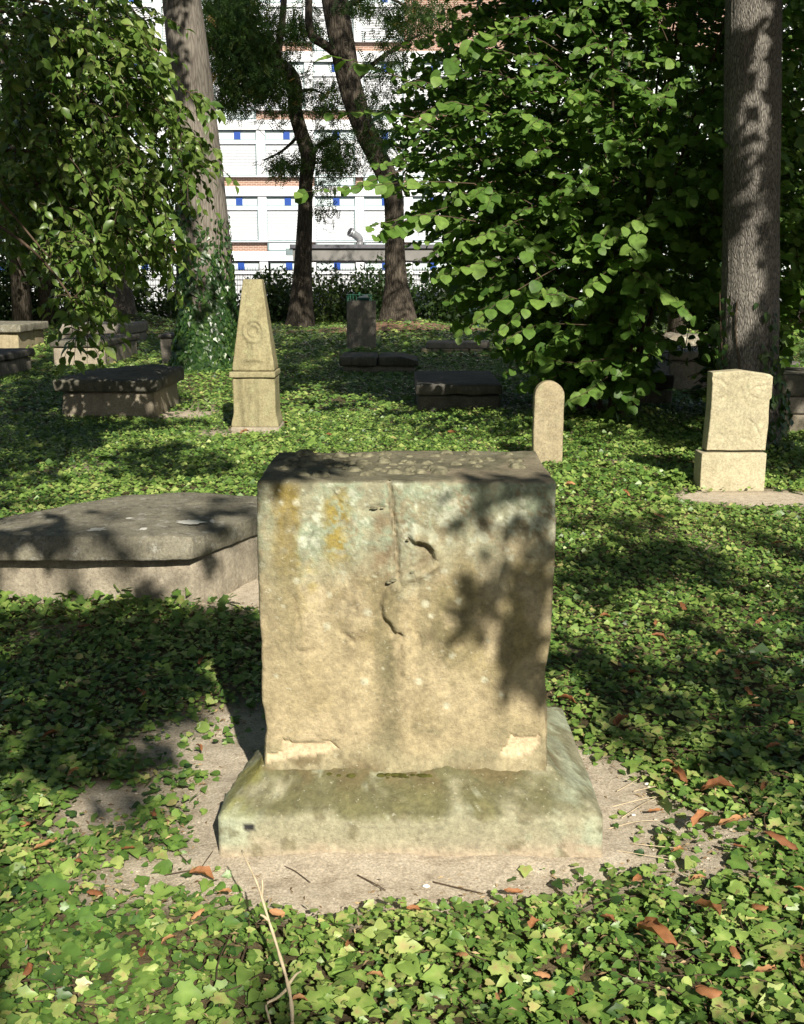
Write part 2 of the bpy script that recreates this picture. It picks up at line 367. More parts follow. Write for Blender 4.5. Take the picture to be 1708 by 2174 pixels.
na, nb = X.shape; q = (np.arange(na-1)[:, None]*nb + np.arange(nb-1)[None, :])
F = np.stack([q, q+nb, q+nb+1, q+1], -1).reshape(-1, 4)
m, n, l, b = new_mat('soil')
g = N(n, 'ShaderNodeNewGeometry'); at = N(n, 'ShaderNodeAttribute', attribute_name='dirt')
def nz_(sc, det=6., r=.65):
    x = N(n, 'ShaderNodeTexNoise', i_Scale=sc, i_Detail=det, i_Roughness=r); l.new(g.outputs['Position'], x.inputs['Vector']); return x.outputs['Fac']
r1 = ramp(n, [(.3, (.38, .315, .235)), (.5, (.58, .50, .385)), (.72, (.68, .60, .48))]); l.new(nz_(18, 8., .7), r1.inputs[0])
r2 = ramp(n, [(.3, (.05, .042, .022)), (.55, (.14, .11, .062)), (.75, (.28, .22, .135))]); l.new(nz_(12, 8., .7), r2.inputs[0])
mx = N(n, 'ShaderNodeMix', data_type='RGBA'); mr = N(n, 'ShaderNodeMapRange', i_1=.05, i_2=.7); l.new(at.outputs['Fac'], mr.inputs[0])
l.new(mr.outputs[0], mx.inputs[0]); l.new(r2.outputs[0], mx.inputs[6]); l.new(r1.outputs[0], mx.inputs[7])
fk = N(n, 'ShaderNodeMapRange', i_1=.35, i_2=.65, i_3=.7, i_4=1.15); l.new(nz_(140, 3., .6), fk.inputs[0])
mm = N(n, 'ShaderNodeMix', data_type='RGBA', blend_type='MULTIPLY'); mm.inputs[0].default_value = 1; l.new(mx.outputs[2], mm.inputs[6]); l.new(fk.outputs[0], mm.inputs[7])
l.new(mm.outputs[2], b.inputs['Base Color']); b.inputs['Roughness'].default_value = .97; b.inputs['Specular IOR Level'].default_value = .15
bp = N(n, 'ShaderNodeBump'); bp.inputs['Strength'].default_value = .9; bp.inputs['Distance'].default_value = .012; l.new(nz_(38, 10., .8), bp.inputs['Height']); l.new(bp.outputs[0], b.inputs['Normal'])
SOIL = m
ground = obj('ground', np.c_[xf, yf, Zg], F, SOIL, attrs={'dirt': dm}); tag(ground, kind='structure')
# narrow earth path behind the graves
PATHM = plain_mat('earth_path', (.20, .115, .07), .95, var=.3, sc=3, bump=.5)
xs = np.linspace(-30, 30, 90); pb = MB(); yc = 33.2 + .5*np.sin(xs*.3)
Vp = np.concatenate([np.c_[xs, yc-1.1+.15*np.sin(xs*2), gh(xs, yc-1.1)+.03], np.c_[xs, yc, gh(xs, yc)+.05], np.c_[xs, yc+1.1, gh(xs, yc+1.1)+.03]])
k = np.arange(89); Fp = np.vstack([np.stack([k+90*r, k+1+90*r, k+1+90*(r+1), k+90*(r+1)], -1) for r in (0, 1)])
tag(obj('path', Vp, Fp, PATHM), kind='structure')
ASPH = plain_mat('asphalt', (.06, .06, .062), .9, var=.2, sc=8)
tag(obj('road', [(-60, 43, .06), (60, 43, .06), (60, 55.9, .06), (-60, 55.9, .06)], np.array([(0, 1, 2, 3)]), ASPH, smooth=False), kind='structure')

# ================================================================== BUILDING
BY = 56.0
WHITE = plain_mat('white_plaster', (.78, .81, .86), .7, var=.03, sc=1.5)
BLINDM = plain_mat('blind_slat', (.74, .77, .82), .45, var=.02)
FRAME_SHADOWM = plain_mat('frame_and_shadow_line', (.20, .27, .29), .5)
BLUEM = plain_mat('blue_panel', (.02, .07, .33), .35, var=.05)
DARKM = plain_mat('near_black', (.03, .03, .04), .6)
m, n, l, b = new_mat('window_glass'); b.inputs['Base Color'].default_value = (.62, .72, .74, 1); b.inputs['Roughness'].default_value = .08; b.inputs['Specular IOR Level'].default_value = .8; GLASS = m
m, n, l, b = new_mat('brick'); tc = N(n, 'ShaderNodeNewGeometry'); mp = N(n, 'ShaderNodeMapping'); mp.inputs['Rotation'].default_value = (math.pi/2, 0, 0)
l.new(tc.outputs['Position'], mp.inputs[0]); bt = N(n, 'ShaderNodeTexBrick', i_Scale=1.0)
for k, v in (('Color1', (.30, .165, .12, 1)), ('Color2', (.24, .13, .095, 1)), ('Mortar', (.46, .40, .34, 1))): bt.inputs[k].default_value = v
bt.inputs['Brick Width'].default_value = .25; bt.inputs['Row Height'].default_value = .085; bt.inputs['Mortar Size'].default_value = .010
l.new(mp.outputs[0], bt.inputs['Vector']); l.new(bt.outputs[0], b.inputs['Base Color']); b.inputs['Roughness'].default_value = .9; BRICK = m
def bz(ysrc): return P(854, ysrc*.8896, BY)[2]
def bx(xsrc): return (xsrc*.8896 - W0/2)*zc(BY, 6)/FOC
bld = thing('office_building', 'long office building with white bands, red brick and closed white blinds', 'building', (0, BY, 0))
PER = bz(281) - bz(440); Z0 = bz(600); BAY = bx(866) - bx(749.5); X0 = bx(625.5) - 12*BAY
NB, NF = 26, 5
body = MB().box((X0-1, BY+.22, -.5), (X0+NB*BAY+1, BY+14, Z0+PER*NF)); body.build('wall', BRICK, bld, smooth=False)
rr = random.Random(4)
for f in range(-1, NF):
    zb = Z0 + f*PER                                  # top of the band is zb, window zone lies above the lower band
    top = zb + PER                                   # underside of next zone
    MB().box((X0-1, BY-.09, zb-.46+PER), (X0+NB*BAY+1, BY+.218, zb+PER)).build('floor_band', WHITE, bld, smooth=False)
    u0, u1 = zb + PER - .46, zb                      # window zone top / bottom (previous band's top)
    if f < 0: u1 = .2
    zt1 = u0 - .07; zt0 = zt1 - .37                  # strip of top lights
    zr = zt0 - .21; zbl = zr - 1.45; zs = zbl - .12
    if f < 0: zbl = zs = zr
    full = [rr.random() < .45 for _ in range(NB)]
    if f == 0:
        for k in range(NB): full[k] = k >= 12
    if f == 2: full[11] = True; full[12] = full[13] = False
    gap = [False]*NB
    if f >= 3:
        for k in range(15, 26): gap[k] = (k in (15, 16, 20, 21))
    for k in range(NB):
        xa, xb = X0 + k*BAY, X0 + (k+1)*BAY
        if gap[k]: continue
        MB().box((xa-.21, BY-.02, zs if f >= 0 else zr-.05), (xa+.21, BY+.216, u0)).build('pillar', WHITE, bld, smooth=False)
        x0, x1 = xa+.21, xb-.21
        fr = MB()
        fr.box((x0, BY+.03, zt1), (x1, BY+.214, u0))  # dark strip under the floor band, imitating its shadow line
        fr.box((x0, BY+.06, zt0-.05), (x1, BY+.212, zt0)); fr.box((x0, BY+.06, zt0), (x0+.04, BY+.213, zt1)); fr.box((x1-.06, BY+.06, zt0), (x1, BY+.213, zt1))
        if f >= 0:
            fr.box((x0, BY+.06, zbl), (x0+.03, BY+.211, zr)); fr.box((x1-.07, BY+.05, zbl), (x1, BY+.211, zr)); fr.box((x0+.001, BY+.02, zbl-.07), (x1-.001, BY+.21, zbl))
        W = fr.build('window', DARKM if f < 0 else FRAME_SHADOWM, bld, smooth=False)
        xm = x0 + (x1-x0)*.53
        MB().box((x0+.04, BY+.10, zt0), (x1-.06, BY+.209, zt1)).build('pane', GLASS, W, smooth=False)
        MB().box((xm-.16, BY+.045, zt0-.001), (xm+.16, BY+.099, zt1-.002)).build('blue_panel', BLUEM, W, smooth=False)
        MB().box((x0, BY+.01, zr), (x1, BY+.206, zt0-.051)).build('rail', WHITE, W, smooth=False)
        if f >= 0:
            ns = 20; sl = MB()
            for s in range(ns):
                za = zbl + (zr-zbl)*s/ns; zz = zbl + (zr-zbl)*(s+1)/ns
                sl.add([(x0+.03, BY+.09, za), (x1-.07, BY+.09, za), (x1-.07, BY+.14, zz-.012), (x0+.03, BY+.14, zz-.012), (x0+.03, BY+.17, zz), (x1-.07, BY+.17, zz)], [(0, 1, 2, 3), (3, 2, 5, 4)])
            sl.build('blind', BLINDM, W, smooth=False)
            MB().box((x0, BY-.03, zs), (x1, BY+.205, zbl-.071)).build('sill', WHITE, W, smooth=False)
            if full[k]:
                MB().box((x0+.08, BY+.05, u1+.08), (x1-.08, BY+.215, zs-.001)).build('pane', GLASS, W, smooth=False)
                MB().box((x0, BY+.08, u1), (x1, BY+.217, u1+.079)).build('frame', FRAME_SHADOWM, W, smooth=False)
                MB().box((x0, BY+.02, u1+.08), (x0+.079, BY+.218, zs-.002)).build('frame', FRAME_SHADOWM, W, smooth=False)
                MB().box((x1-.079, BY+.02, u1+.08), (x1, BY+.218, zs-.002)).build('frame', FRAME_SHADOWM, W, smooth=False)
# louvred basement wall
zl1 = Z0 + (-1)*PER + PER - .46 - .07 - .37 - .25
lv = MB()
for k in range(26):
    za = .1 + (zl1-.12)*k/26; lv.box((X0-1, BY-.02, za), (X0+NB*BAY+1, BY+.05, za+(zl1-.12)/26*.62))
lv.build('louvre', WHITE, bld, smooth=False)
MB().box((X0-1, BY+.10, .0), (X0+NB*BAY+1, BY+.20, zl1)).build('louvre_backing', DARKM, bld, smooth=False)

# ================================================================== SHELTER WITH VENT PIPE
CY = 47.0
CONC = plain_mat('shelter_fascia', (.20, .195, .185), .85, var=.15, sc=2)
ROOFM = plain_mat('shelter_roof_edge', (.10, .10, .12), .6)
POSTM = plain_mat('shelter_post', (.20, .26, .28), .5)
a0 = P(622, 519, CY); a1 = P(985, 553, CY)
sh = thing('shelter', 'flat-roofed grey shelter with deep fascia in front of the office building', 'shelter', (a0[0], CY, 0))
MB().box((a0[0], CY, a1[2]), (a1[0]+3, CY+6, a0[2]-.16)).build('fascia', CONC, sh, smooth=False)
MB().box((a0[0]-.12, CY-.12, a0[2]-.159), (a1[0]+3.1, CY+6.1, a0[2])).build('roof_edge', ROOFM, sh, smooth=False)
MB().box((a0[0]-.30, CY-.05, a0[2]-.45), (a0[0]-.001, CY+.4, a0[2]-.165)).build('gutter_box', POSTM, sh, smooth=False)
for xx in (a0[0]+.05, a0[0]+4.1, a1[0]+2.6):
    for yy in (CY+.15, CY+5.5): MB().box((xx, yy, -.1), (xx+.16, yy+.16, a1[2]-.001)).build('post', POSTM, sh, smooth=False)
GALV = plain_mat('galvanised', (.45, .46, .48), .4, .7, var=.1)
vp = P(757, 512, CY+1.5); vb = vp*1; vb[2] = a0[2]
vt = thing('vent_pipe', 'bent grey metal vent pipe with dark mouth on the shelter roof', 'pipe', vb)
VV, FF = tube(smooth_path([vb+[.15, 0, -.02], vb+[.15, 0, .2], vb+[.08, -.05, .36], vb+[-.22, -.22, .55]], 14), [.14]*5+[.17]*9, 14, True)
obj('elbow', VV, FF, GALV, vt)
mo = vb+np.array([-.22, -.22, .55]); dd = unit(np.array([-.30, -.17, .19]))
VV, FF = tube([mo-dd*.02, mo+dd*.07], [.20, .20], 16); obj('collar', VV, FF, GALV, vt)
VV, FF = tube([mo+dd*.0701, mo+dd*.075], [.165, .165], 16); obj('mouth', VV, FF, DARKM, vt)  # black disc standing in for the unlit inside of the pipe

# ================================================================== FENCE (double-wire mesh)
FENC = plain_mat('fence_green', (.012, .035, .03), .5)
FY = 42.0; zt = P(854, 566, FY)[2]
fen = thing('mesh_fence', 'dark green wire mesh fence running in front of the building', 'fence', (0, FY, 0))
for k in range(15):
    xa = -17.5 + k*2.5
    MB().box((xa-.03, FY-.03, -.2), (xa+.03, FY+.03, zt+.12)).build('post', FENC, fen, smooth=False)
    if k < 14:
        wr = MB()
        for t in np.arange(.05, 2.45, .10): wr.box((xa+t, FY-.006, .1), (xa+t+.012, FY+.006, zt))
        for t in np.arange(.12, zt, .2): wr.box((xa+.031, FY-.012, t), (xa+2.469, FY-.0061, t+.016))
        wr.build('mesh_panel', FENC, fen, smooth=False)

# ================================================================== BENCHES, BASKET, CAR
BENCHM = plain_mat('bench_paint', (.012, .05, .055), .5, var=.2)
def bench(loc, rz, label):
    t = thing('park_bench', label, 'bench', loc, 'dark green park benches by the path')
    def prt(nm, a, c): 
        V, F, _ = MB().box(a, c).arr(); obj(nm, place(V, loc, rz), F, BENCHM, t, smooth=False)
    for k in range(4): prt('seat_slat', (-.9, -.05-.12*k-.10, .43), (.9, -.05-.12*k, .465))
    for k in range(4): prt('back_slat', (-.9, .02+.02*k, .52+.11*k), (.9, .05+.02*k, .60+.11*k))
    for s in (-.75, .69): 
        prt('leg', (s, -.5, -.05), (s+.06, -.44, .43)); prt('leg', (s, .0, -.05), (s+.06, .06, .43)); prt('back_support', (s, .061, .3), (s+.06, .11, .95))
bench(np.array([3.05, 35.2, .05]), .12, 'dark green slatted bench half hidden by hazel branch tips, left one')
bench(np.array([6.2, 35.4, .05]), -.05, 'dark green slatted bench deep behind the hazel leaves, right one')
BASK = plain_mat('basket_green', (.015, .10, .055), .5)
bl = P(763, 636, 35.5); bl[2] = .05
bk = thing('wire_basket', 'green wire litter basket behind the shaded upright stone', 'basket', bl)
for a in np.linspace(0, 2*math.pi, 24, endpoint=False):
    V, F = tube([bl+[.36*math.cos(a), .3*math.sin(a), .35], bl+[.40*math.cos(a), .33*math.sin(a), 1.02]], .011, 5); obj('wire', V, F, BASK, bk)
for z_, s in ((.35, .9), (.68, .95), (1.02, 1.)):
    a = np.linspace(0, 2*math.pi, 28); V, F = tube(np.c_[bl[0]+.40*s*np.cos(a), bl[1]+.33*s*np.sin(a), np.full(28, bl[2]+z_)], .016, 6, False); obj('hoop', V, F, BASK, bk)
V, F = tube([bl+[0, .36, -.2], bl+[0, .36, 1.1]], .03, 8); obj('post', V, F, BASK, bk)
CARP = plain_mat('car_paint', (.55, .57, .60), .25, .6, var=.02); TYRE = plain_mat('tyre', (.015, .015, .015), .8); LAMP = plain_mat('headlight', (.7, .72, .75), .1, .3)
m, n, l, b = new_mat('car_glass'); b.inputs['Base Color'].default_value = (.02, .03, .035, 1); b.inputs['Roughness'].default_value = .05; CGLASS = m
cl = np.array([16.6, 45.2, .06]); crz = math.radians(62)
car = thing('parked_car', 'silver car parked beyond the fence at the right edge', 'car', cl)
def cput(nm, V, F, mat, sm=True): return obj(nm, place(np.asarray(V, float), cl, crz), F, mat, car, smooth=sm)
prof = [(-2.1, .35), (-2.12, .62), (-2.0, .80), (-1.15, .93), (-.45, 1.40), (.2, 1.47), (1.0, 1.42), (1.75, 1.02), (2.05, .92), (2.1, .5), (2.0, .3), (-1.9, .28)]
V, F = rough_prism(prof, 1.70, .07, .12, .0, 4, 1, 0, 5, 6); V = np.c_[V[:, 0], V[:, 2]-.85, V[:, 1]]
V[:, 1] *= 1 - .22*sst(.95, 1.45, V[:, 2]); cput('body', V, F[:, ::-1], CARP)
for s in (-1, 1):
    sp = [(-.95, .97), (-.42, 1.34), (.2, 1.40), (.9, 1.36), (1.3, 1.05), (1.25, .97)]
    V, F = rough_prism(sp, .02, .004, .15, 0, 4, 1); yy = .80*(1 - .16*sst(.95, 1.4, V[:, 1])); V = np.c_[V[:, 0], s*(yy+V[:, 2]*.8), V[:, 1]]; cput('side_window', V, F if s < 0 else F[:, ::-1], CGLASS)
    V, F = rough_block((.12, .34, .14), .05, .05, 0); cput('headlight', V+[-2.02, s*.58, .62], F, LAMP)
    for xx in (-1.3, 1.3):
        V, F = tube([(xx, s*.70, .31), (xx, s*.87, .31)], .31, 20); w_ = cput('wheel', V, F, TYRE)
        V, F = tube([(xx, s*.871, .31), (xx, s*.885, .31)], .19, 16); obj('rim', place(V, cl, crz), F, GALV, w_)
V, F = rough_prism([(-.66, 0), (.66, 0), (.58, .60), (-.58, .60)], .02, .004, .15, 0, 4, 1)
V = np.c_[-1.10+V[:, 1]*1.02-V[:, 2]*.5, V[:, 0], .97+V[:, 1]*.70+V[:, 2]]; cput('windscreen', V, F, CGLASS)
V, F = rough_block((.04, .9, .18), .015, .1, 0); cput('grille', V+[-2.115, 0, .42], F, DARKM)
# ================================================================== MAIN GRAVESTONE
DFY = 2.92
def Fz(px, py):
    z = EYE - DFY*math.tan(ang(py)); return np.array([(px - W0/2)*zc(DFY, z)/FOC, z])
mroot = thing('sandstone_pedestal', 'large square sandstone grave pedestal with lichen streaks, nearest the camera', 'gravestone', (0.01, 3.14, 0))
DIE = stone_mat('sandstone_die', (.5, .4, .25), (.5, .4, .25), use_col=True, bump=.42)
LX0, LX1, DD, ZB, ZT = -.403, .427, .45, .19, 1.056
V, F = rough_block((LX1-LX0, DD, ZT-ZB), .013, .0066, .003, 7, 2, .012)
V = V + [(LX0+LX1)/2, DFY+DD/2, ZB]
def seg_d(px, py, pts):
    """distance (m) and side to a polyline given in photo pixels on the front face"""
    q = np.array([Fz(*p) for p in pts]); d = np.full(len(px), 9.); sd = np.zeros(len(px))
    for a, b_ in zip(q[:-1], q[1:]):
        e = b_-a; t = np.clip(((px-a[0])*e[0] + (py-a[1])*e[1])/(e@e), 0, 1); dx = px-a[0]-t*e[0]; dy = py-a[1]-t*e[1]
        dd = np.hypot(dx, dy); s = np.sign(e[0]*dy - e[1]*dx); u = dd < d; d = np.where(u, dd, d); sd = np.where(u, s, sd)
    return d, sd
def inpoly(x, z, pts):
    q = np.array([Fz(*p) for p in pts]); r = np.zeros(len(x), bool); j = len(q)-1
    for i in range(len(q)):
        c = ((q[i, 1] > z) != (q[j, 1] > z)) & (x < (q[j, 0]-q[i, 0])*(z-q[i, 1])/(q[j, 1]-q[i, 1]+1e-12)+q[i, 0]); r ^= c; j = i
    return r
fx, fz = V[:, 0].copy(), V[:, 2].copy()
front = sst(DFY+.03, DFY+.012, V[:, 1])
jx = fx + .004*fbm(p3(fx*60, fz*60), 3, 5)*2; jz = fz + .004*fbm(p3(fx*60, fz*60, 9), 3, 6)*2
h = np.zeros(len(V))                                  # + towards the viewer
loop = [(884, 1143), (905, 1146), (922, 1158), (931, 1178), (926, 1198), (905, 1211), (878, 1222), (850, 1238), (828, 1256), (820, 1280), (823, 1305), (838, 1322), (846, 1335)]
d, sd = seg_d(jx, jz, loop); h += .017*np.exp(-(d/.016)**2); h -= .012*np.exp(-((d-.018)/.007)**2)*(sd < 0)
h -= .009*inpoly(jx, jz, [(884, 1148), (905, 1152), (920, 1165), (924, 1185), (905, 1204), (875, 1214), (868, 1180)])
vline = [(824, 1020), (829, 1058), (833, 1100), (840, 1150), (841, 1200), (846, 1238)]
d, sd = seg_d(jx, jz, vline); h -= .026*np.exp(-(d/.0058)**2); h -= .009*sst(.055, .0, d)*(sd > 0)*(d < .055)
h += .005*sst(.04, .0, d)*(sd < 0)
d, sd = seg_d(jx, jz, [(783, 1082), (800, 1078), (820, 1080)]); h -= .012*np.exp(-(d/.006)**2)
d, sd = seg_d(jx, jz, [(850, 1335), (851, 1400), (850, 1440)]); h -= .008*np.exp(-(d/.006)**2)
d, sd = seg_d(jx, jz, [(882, 1080), (880, 1140), (878, 1200)]); h += .004*np.exp(-(d/.006)**2)
fl1 = inpoly(jx, jz, [(597, 1567), (606, 1573), (640, 1580), (672, 1578), (704, 1571), (720, 1590), (690, 1600), (640, 1605), (600, 1614), (568, 1616), (566, 1600), (600, 1596)])
fl2 = inpoly(jx, jz, [(1085, 1557), (1095, 1565), (1130, 1562), (1150, 1560), (1150, 1580), (1128, 1600), (1090, 1605), (1060, 1602), (1078, 1580)])
h -= .010*(fl1 | fl2)
for pl in ([(622, 1270), (630, 1300), (632, 1330)], [(724, 1345), (738, 1352), (752, 1368), (766, 1356)], [(632, 1384), (650, 1388), (668, 1382)], [(884, 1345), (892, 1360), (890, 1375)], [(700, 1040), (712, 1056), (722, 1070)], [(966, 1372), (985, 1370)]):
    d, sd = seg_d(jx, jz, pl); h -= .006*np.exp(-(d/.0045)**2); h -= .003*sst(.03, 0, d)*(sd > 0)
py_est = H0/2 + FOC*np.tan(np.arctan((EYE-fz)/DFY) - PITCH); px_est = W0/2 + fx*FOC/(DFY*math.cos(PITCH)+(EYE-fz)*math.sin(PITCH))
n_low = fbm(p3(fx*12, fz*12), 4, 46); low = sst(1580, 1640, py_est); h -= low*(.012*np.clip(fbm(p3(fx*22, fz*22), 4, 31)+.15, 0, 1)*2)
h += .004*fbm(p3(fx*5, fz*5), 4, 44)*2 + .0022*fbm(p3(fx*40, fz*40), 3, 45)*2
h += .022*sst(.275, .195, fz + .03*n_low)
V[:, 1] -= h*front
# eroded side edges
for s, xe in ((-1, LX0), (1, LX1)):
    e = sst(.07, 0, np.abs(V[:, 0]-xe)); V[:, 0] -= s*e*(.012*np.clip(fbm(p3(V[:, 1]*3, V[:, 2]*9, s), 4, 50)+.12, 0, 1)*2 + .010*np.exp(-((V[:, 2]-.5)/.10)**2)*(s > 0))
V[:, 2] += sst(ZT-.03, ZT, V[:, 2])*(.012*fbm(p3(V[:, 0]*6, V[:, 1]*6), 4, 61) + .012*np.exp(-((V[:, 1]-DFY-DD)/.10)**2))
# weathering colours with shapes of their own; one tone follows the carving depth
def L(*c): return np.array(c)
pp = p3(fx*4, fz*4, V[:, 1]*4); n1 = fbm(pp, 5, 70); n2 = fbm(pp*3, 5, 71); n3 = fbm(pp*9, 4, 72); n4 = fbm(pp*26, 4, 74); ns_ = fbm(p3(fx*16, fz*1.6, V[:, 1]*16), 5, 73)
def mixc(c, m_, to): return c + (np.asarray(to)-c)*np.clip(m_, 0, 1)[:, None]
C = np.tile(L(.405, .335, .205), (len(V), 1))
C = mixc(C, sst(-.1, .25, n1), L(.47, .39, .25)); C = mixc(C, .5*sst(.0, .25, n2), L(.31, .255, .14))
up = sst(1330, 1120, py_est + n1*260 + n2*160)
C = mixc(C, .9*up, L(.30, .295, .20)); grn = sst(1290, 1100, py_est + n1*420 + n2*220)
C = mixc(C, .92*grn*sst(-.16, -.02, n2+n1*.6+n4*.5), L(.30, .35, .245))
C = mixc(C, .85*sst(.02, .08, n2+n4*.6)*up*sst(-.2, .1, n1), L(.27, .22, .135))
C = mixc(C, .9*up*sst(.10, .14, n3*.7+n2*.5+n4*.7), L(.50, .53, .41))
def streak(x0, x1, y0, y1, soft=14): return sst(x0-soft, x0+soft, px_est+n2*34+n3*22)*sst(x1+soft, x1-soft, px_est+n2*34+n3*22)*sst(y0-20, y0+25, py_est+n3*60)*sst(y1+40, y1-40, py_est+n1*150+n3*60)
C = mixc(C, 1.*streak(580, 632, 1030, 1215)*sst(-.34, -.05, n3+n4), L(.25, .185, .022)); C = mixc(C, .9*streak(694, 740, 1045, 1200)*sst(-.2, .0, n3+n4), L(.285, .215, .04))
C = mixc(C, .5*streak(590, 650, 1180, 1330, 20)*sst(-.15, .1, n3+ns_), L(.30, .245, .09)); C = mixc(C, .6*streak(650, 670, 1200, 1290, 8)*sst(-.1, .1, n3), L(.42, .33, .09)); C = mixc(C, .5*streak(740, 768, 1190, 1250, 8)*sst(-.1, .1, n3), L(.42, .33, .09))
C = mixc(C, .85*streak(792, 836, 1085, 1240, 10)*sst(-.2, .0, n3), L(.21, .155, .09))
C = mixc(C, .85*streak(810, 852, 1240, 1600, 24)*sst(-.20, .10, n2*.9+ns_*.9+n4*.6+n1*.5), L(.15, .135, .075)); C = mixc(C, .85*streak(925, 968, 1240, 1440, 20)*sst(-.20, .08, n2*.8+ns_*.8+n4*.6+n1*.4), L(.18, .16, .085))
C = mixc(C, .8*streak(690, 830, 1220, 1350, 30)*sst(-.18, .10, n2+ns_*1.0), L(.23, .19, .10)); C = mixc(C, .7*streak(960, 1170, 1180, 1420, 40)*sst(-.18, .10, n2+ns_*1.0), L(.28, .235, .105))
C = mixc(C, .75*streak(728, 768, 1190, 1350, 10)*sst(-.2, .05, n2*.5+ns_+n4*.6), L(.20, .165, .10)); C = mixc(C, .6*streak(640, 690, 1190, 1340, 14)*sst(-.15, .08, n2*.5+ns_+n4*.6), L(.25, .21, .11)); C = mixc(C, .55*sst(.04, .2, ns_+n4*.25)*sst(1030, 1120, py_est)*sst(1560, 1300, py_est), L(.215, .195, .115)); C = mixc(C, .5*streak(1040, 1080, 1300, 1560, 14)*sst(-.1, .1, n2*.5+ns_+n4*.5), L(.26, .22, .13))
C = mixc(C, .6*streak(820, 1120, 1530, 1640, 60)*sst(-.05, .12, n2+n1*.5), L(.20, .18, .11))
C = mixc(C, .25*sst(.02, .2, n1+ns_*.5)*sst(1240, 1330, py_est), L(.30, .245, .135)); C = mixc(C, .35*sst(.02, .16, fbm(pp*1.3+40, 4, 75)+ns_*.4), L(.27, .225, .13))
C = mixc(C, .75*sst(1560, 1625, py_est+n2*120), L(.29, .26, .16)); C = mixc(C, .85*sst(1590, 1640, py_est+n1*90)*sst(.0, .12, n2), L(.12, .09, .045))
C = mixc(C, .9*(fl1 | fl2), L(.58, .47, .31)); C = mixc(C, .7*np.clip(-h*60, 0, 1)*(1-(fl1 | fl2)), L(.24, .19, .12))  # pale flakes; darker brown where the face is cut deeper
spots = np.zeros(len(V))
for _ in range(46):
    a = Fz(random.uniform(560, 1160), random.uniform(1040, 1500)); rad = random.uniform(.003, .011); spots = np.maximum(spots, sst(rad*1.3, rad*.8, np.hypot(fx-a[0], fz-a[1]) + n3*.008))
C = mixc(C, .8*spots, L(.50, .49, .36))
tp = sst(ZT-.010, ZT-.001, V[:, 2]); C = mixc(C, tp*.9, L(.15, .135, .09)); C = mixc(C, tp*.8*sst(-.05, .12, n2), L(.10, .095, .06)); C = mixc(C, tp*.5*sst(.05, .12, n1), L(.28, .23, .16))
die = obj('die', V, F, DIE, mroot, col=C)
# plinth
PX0, PX1, PY0, PY1 = -.515, .562, 2.762, 3.56
V, F = rough_block((PX1-PX0, PY1-PY0, .30), .016, .0105, .005, 7, 5, .008); V = V + [(PX0+PX1)/2, (PY0+PY1)/2, -.08]
t = sst(0, 1, np.clip((V[:, 2]-.132)/.075, 0, 1)*.92); wv = V[:, 2] + .02*fbm(V*5, 3, 81); tl = np.clip((wv-.132)/.080, 0, 1); tl = .6*tl + .4*sst(0, 1, tl)
cx, cy = (PX0+PX1)/2, (PY0+PY1)/2; ox, oy = V[:, 0]-cx, V[:, 1]-cy; dcx, dcy = (LX0+LX1)/2, DFY+DD/2
sx = (LX1-LX0+.03)/(PX1-PX0); sy = (DD+.03)/(PY1-PY0)
V[:, 0] = cx + ox*(1-tl) + (dcx-cx+ox*sx)*tl; V[:, 1] = cy + oy*(1-tl) + (dcy-cy+oy*sy)*tl
V[:, 2] += .010*fbm(V*6, 4, 80)*sst(.1, .16, V[:, 2])*2
V[:, 2] -= .30*sst(-.375, -.40, V[:, 0])*sst(3.02, 3.10, V[:, 1] + .5*fbm(p3(V[:, 0]*9, V[:, 2]*9), 3, 82))
V[:, 0] += .02*fbm(V*9, 4, 83)*sst(.09, .03, V[:, 2]); V[:, 1] += .03*fbm(V*7, 4, 84)*sst(.09, .02, V[:, 2])
n1 = fbm(V*4, 5, 90); n2 = fbm(V*13, 5, 91); n3 = fbm(V*40, 3, 92)
C = np.tile(L(.37, .33, .235), (len(V), 1)); C = mixc(C, .8*sst(.02, .11, V[:, 2]+n1*.06), L(.31, .30, .20))
C = mixc(C, .95*sst(.126, .146, V[:, 2]+n1*.03)*sst(-.3, .0, n2), L(.13, .125, .06)); C = mixc(C, .6*sst(.112, .135, V[:, 2])*sst(.02, .14, n2), L(.185, .175, .08))
ends = sst(.16, .05, np.minimum(np.abs(V[:, 0]-PX0), np.abs(V[:, 0]-PX1)) + n1*.16); C = mixc(C, .85*ends*sst(.03, .07, V[:, 2])*sst(-.12, .02, n2), L(.37, .405, .29))
C = mixc(C, .8*sst(.165, .20, V[:, 2])*sst(-.02, .08, n2), L(.14, .11, .055)); C = mixc(C, .75*sst(-.39, -.42, V[:, 0])*sst(.12, .16, V[:, 2])*sst(-.05, .08, n1+n2), L(.20, .19, .045))
C = mixc(C, .9*sst(.065, .02, V[:, 2]+n2*.08+n1*.05), L(.42, .345, .25)); C = mixc(C, .6*sst(.16, .19, fbm(V*28, 5, 95)), L(.36, .37, .26)); C = mixc(C, .6*sst(.12, .16, fbm(V*22, 5, 96)), L(.13, .115, .06))
a = np.array([-.432, .092]); C = mixc(C, sst(.016, .012, np.hypot(V[:, 0]+.425, (V[:, 2]-.105)*1.0) + n3*.004)*(V[:, 1] < 2.85), L(.03, .03, .03))
pl = obj('plinth', V, F, DIE, mroot, col=C)
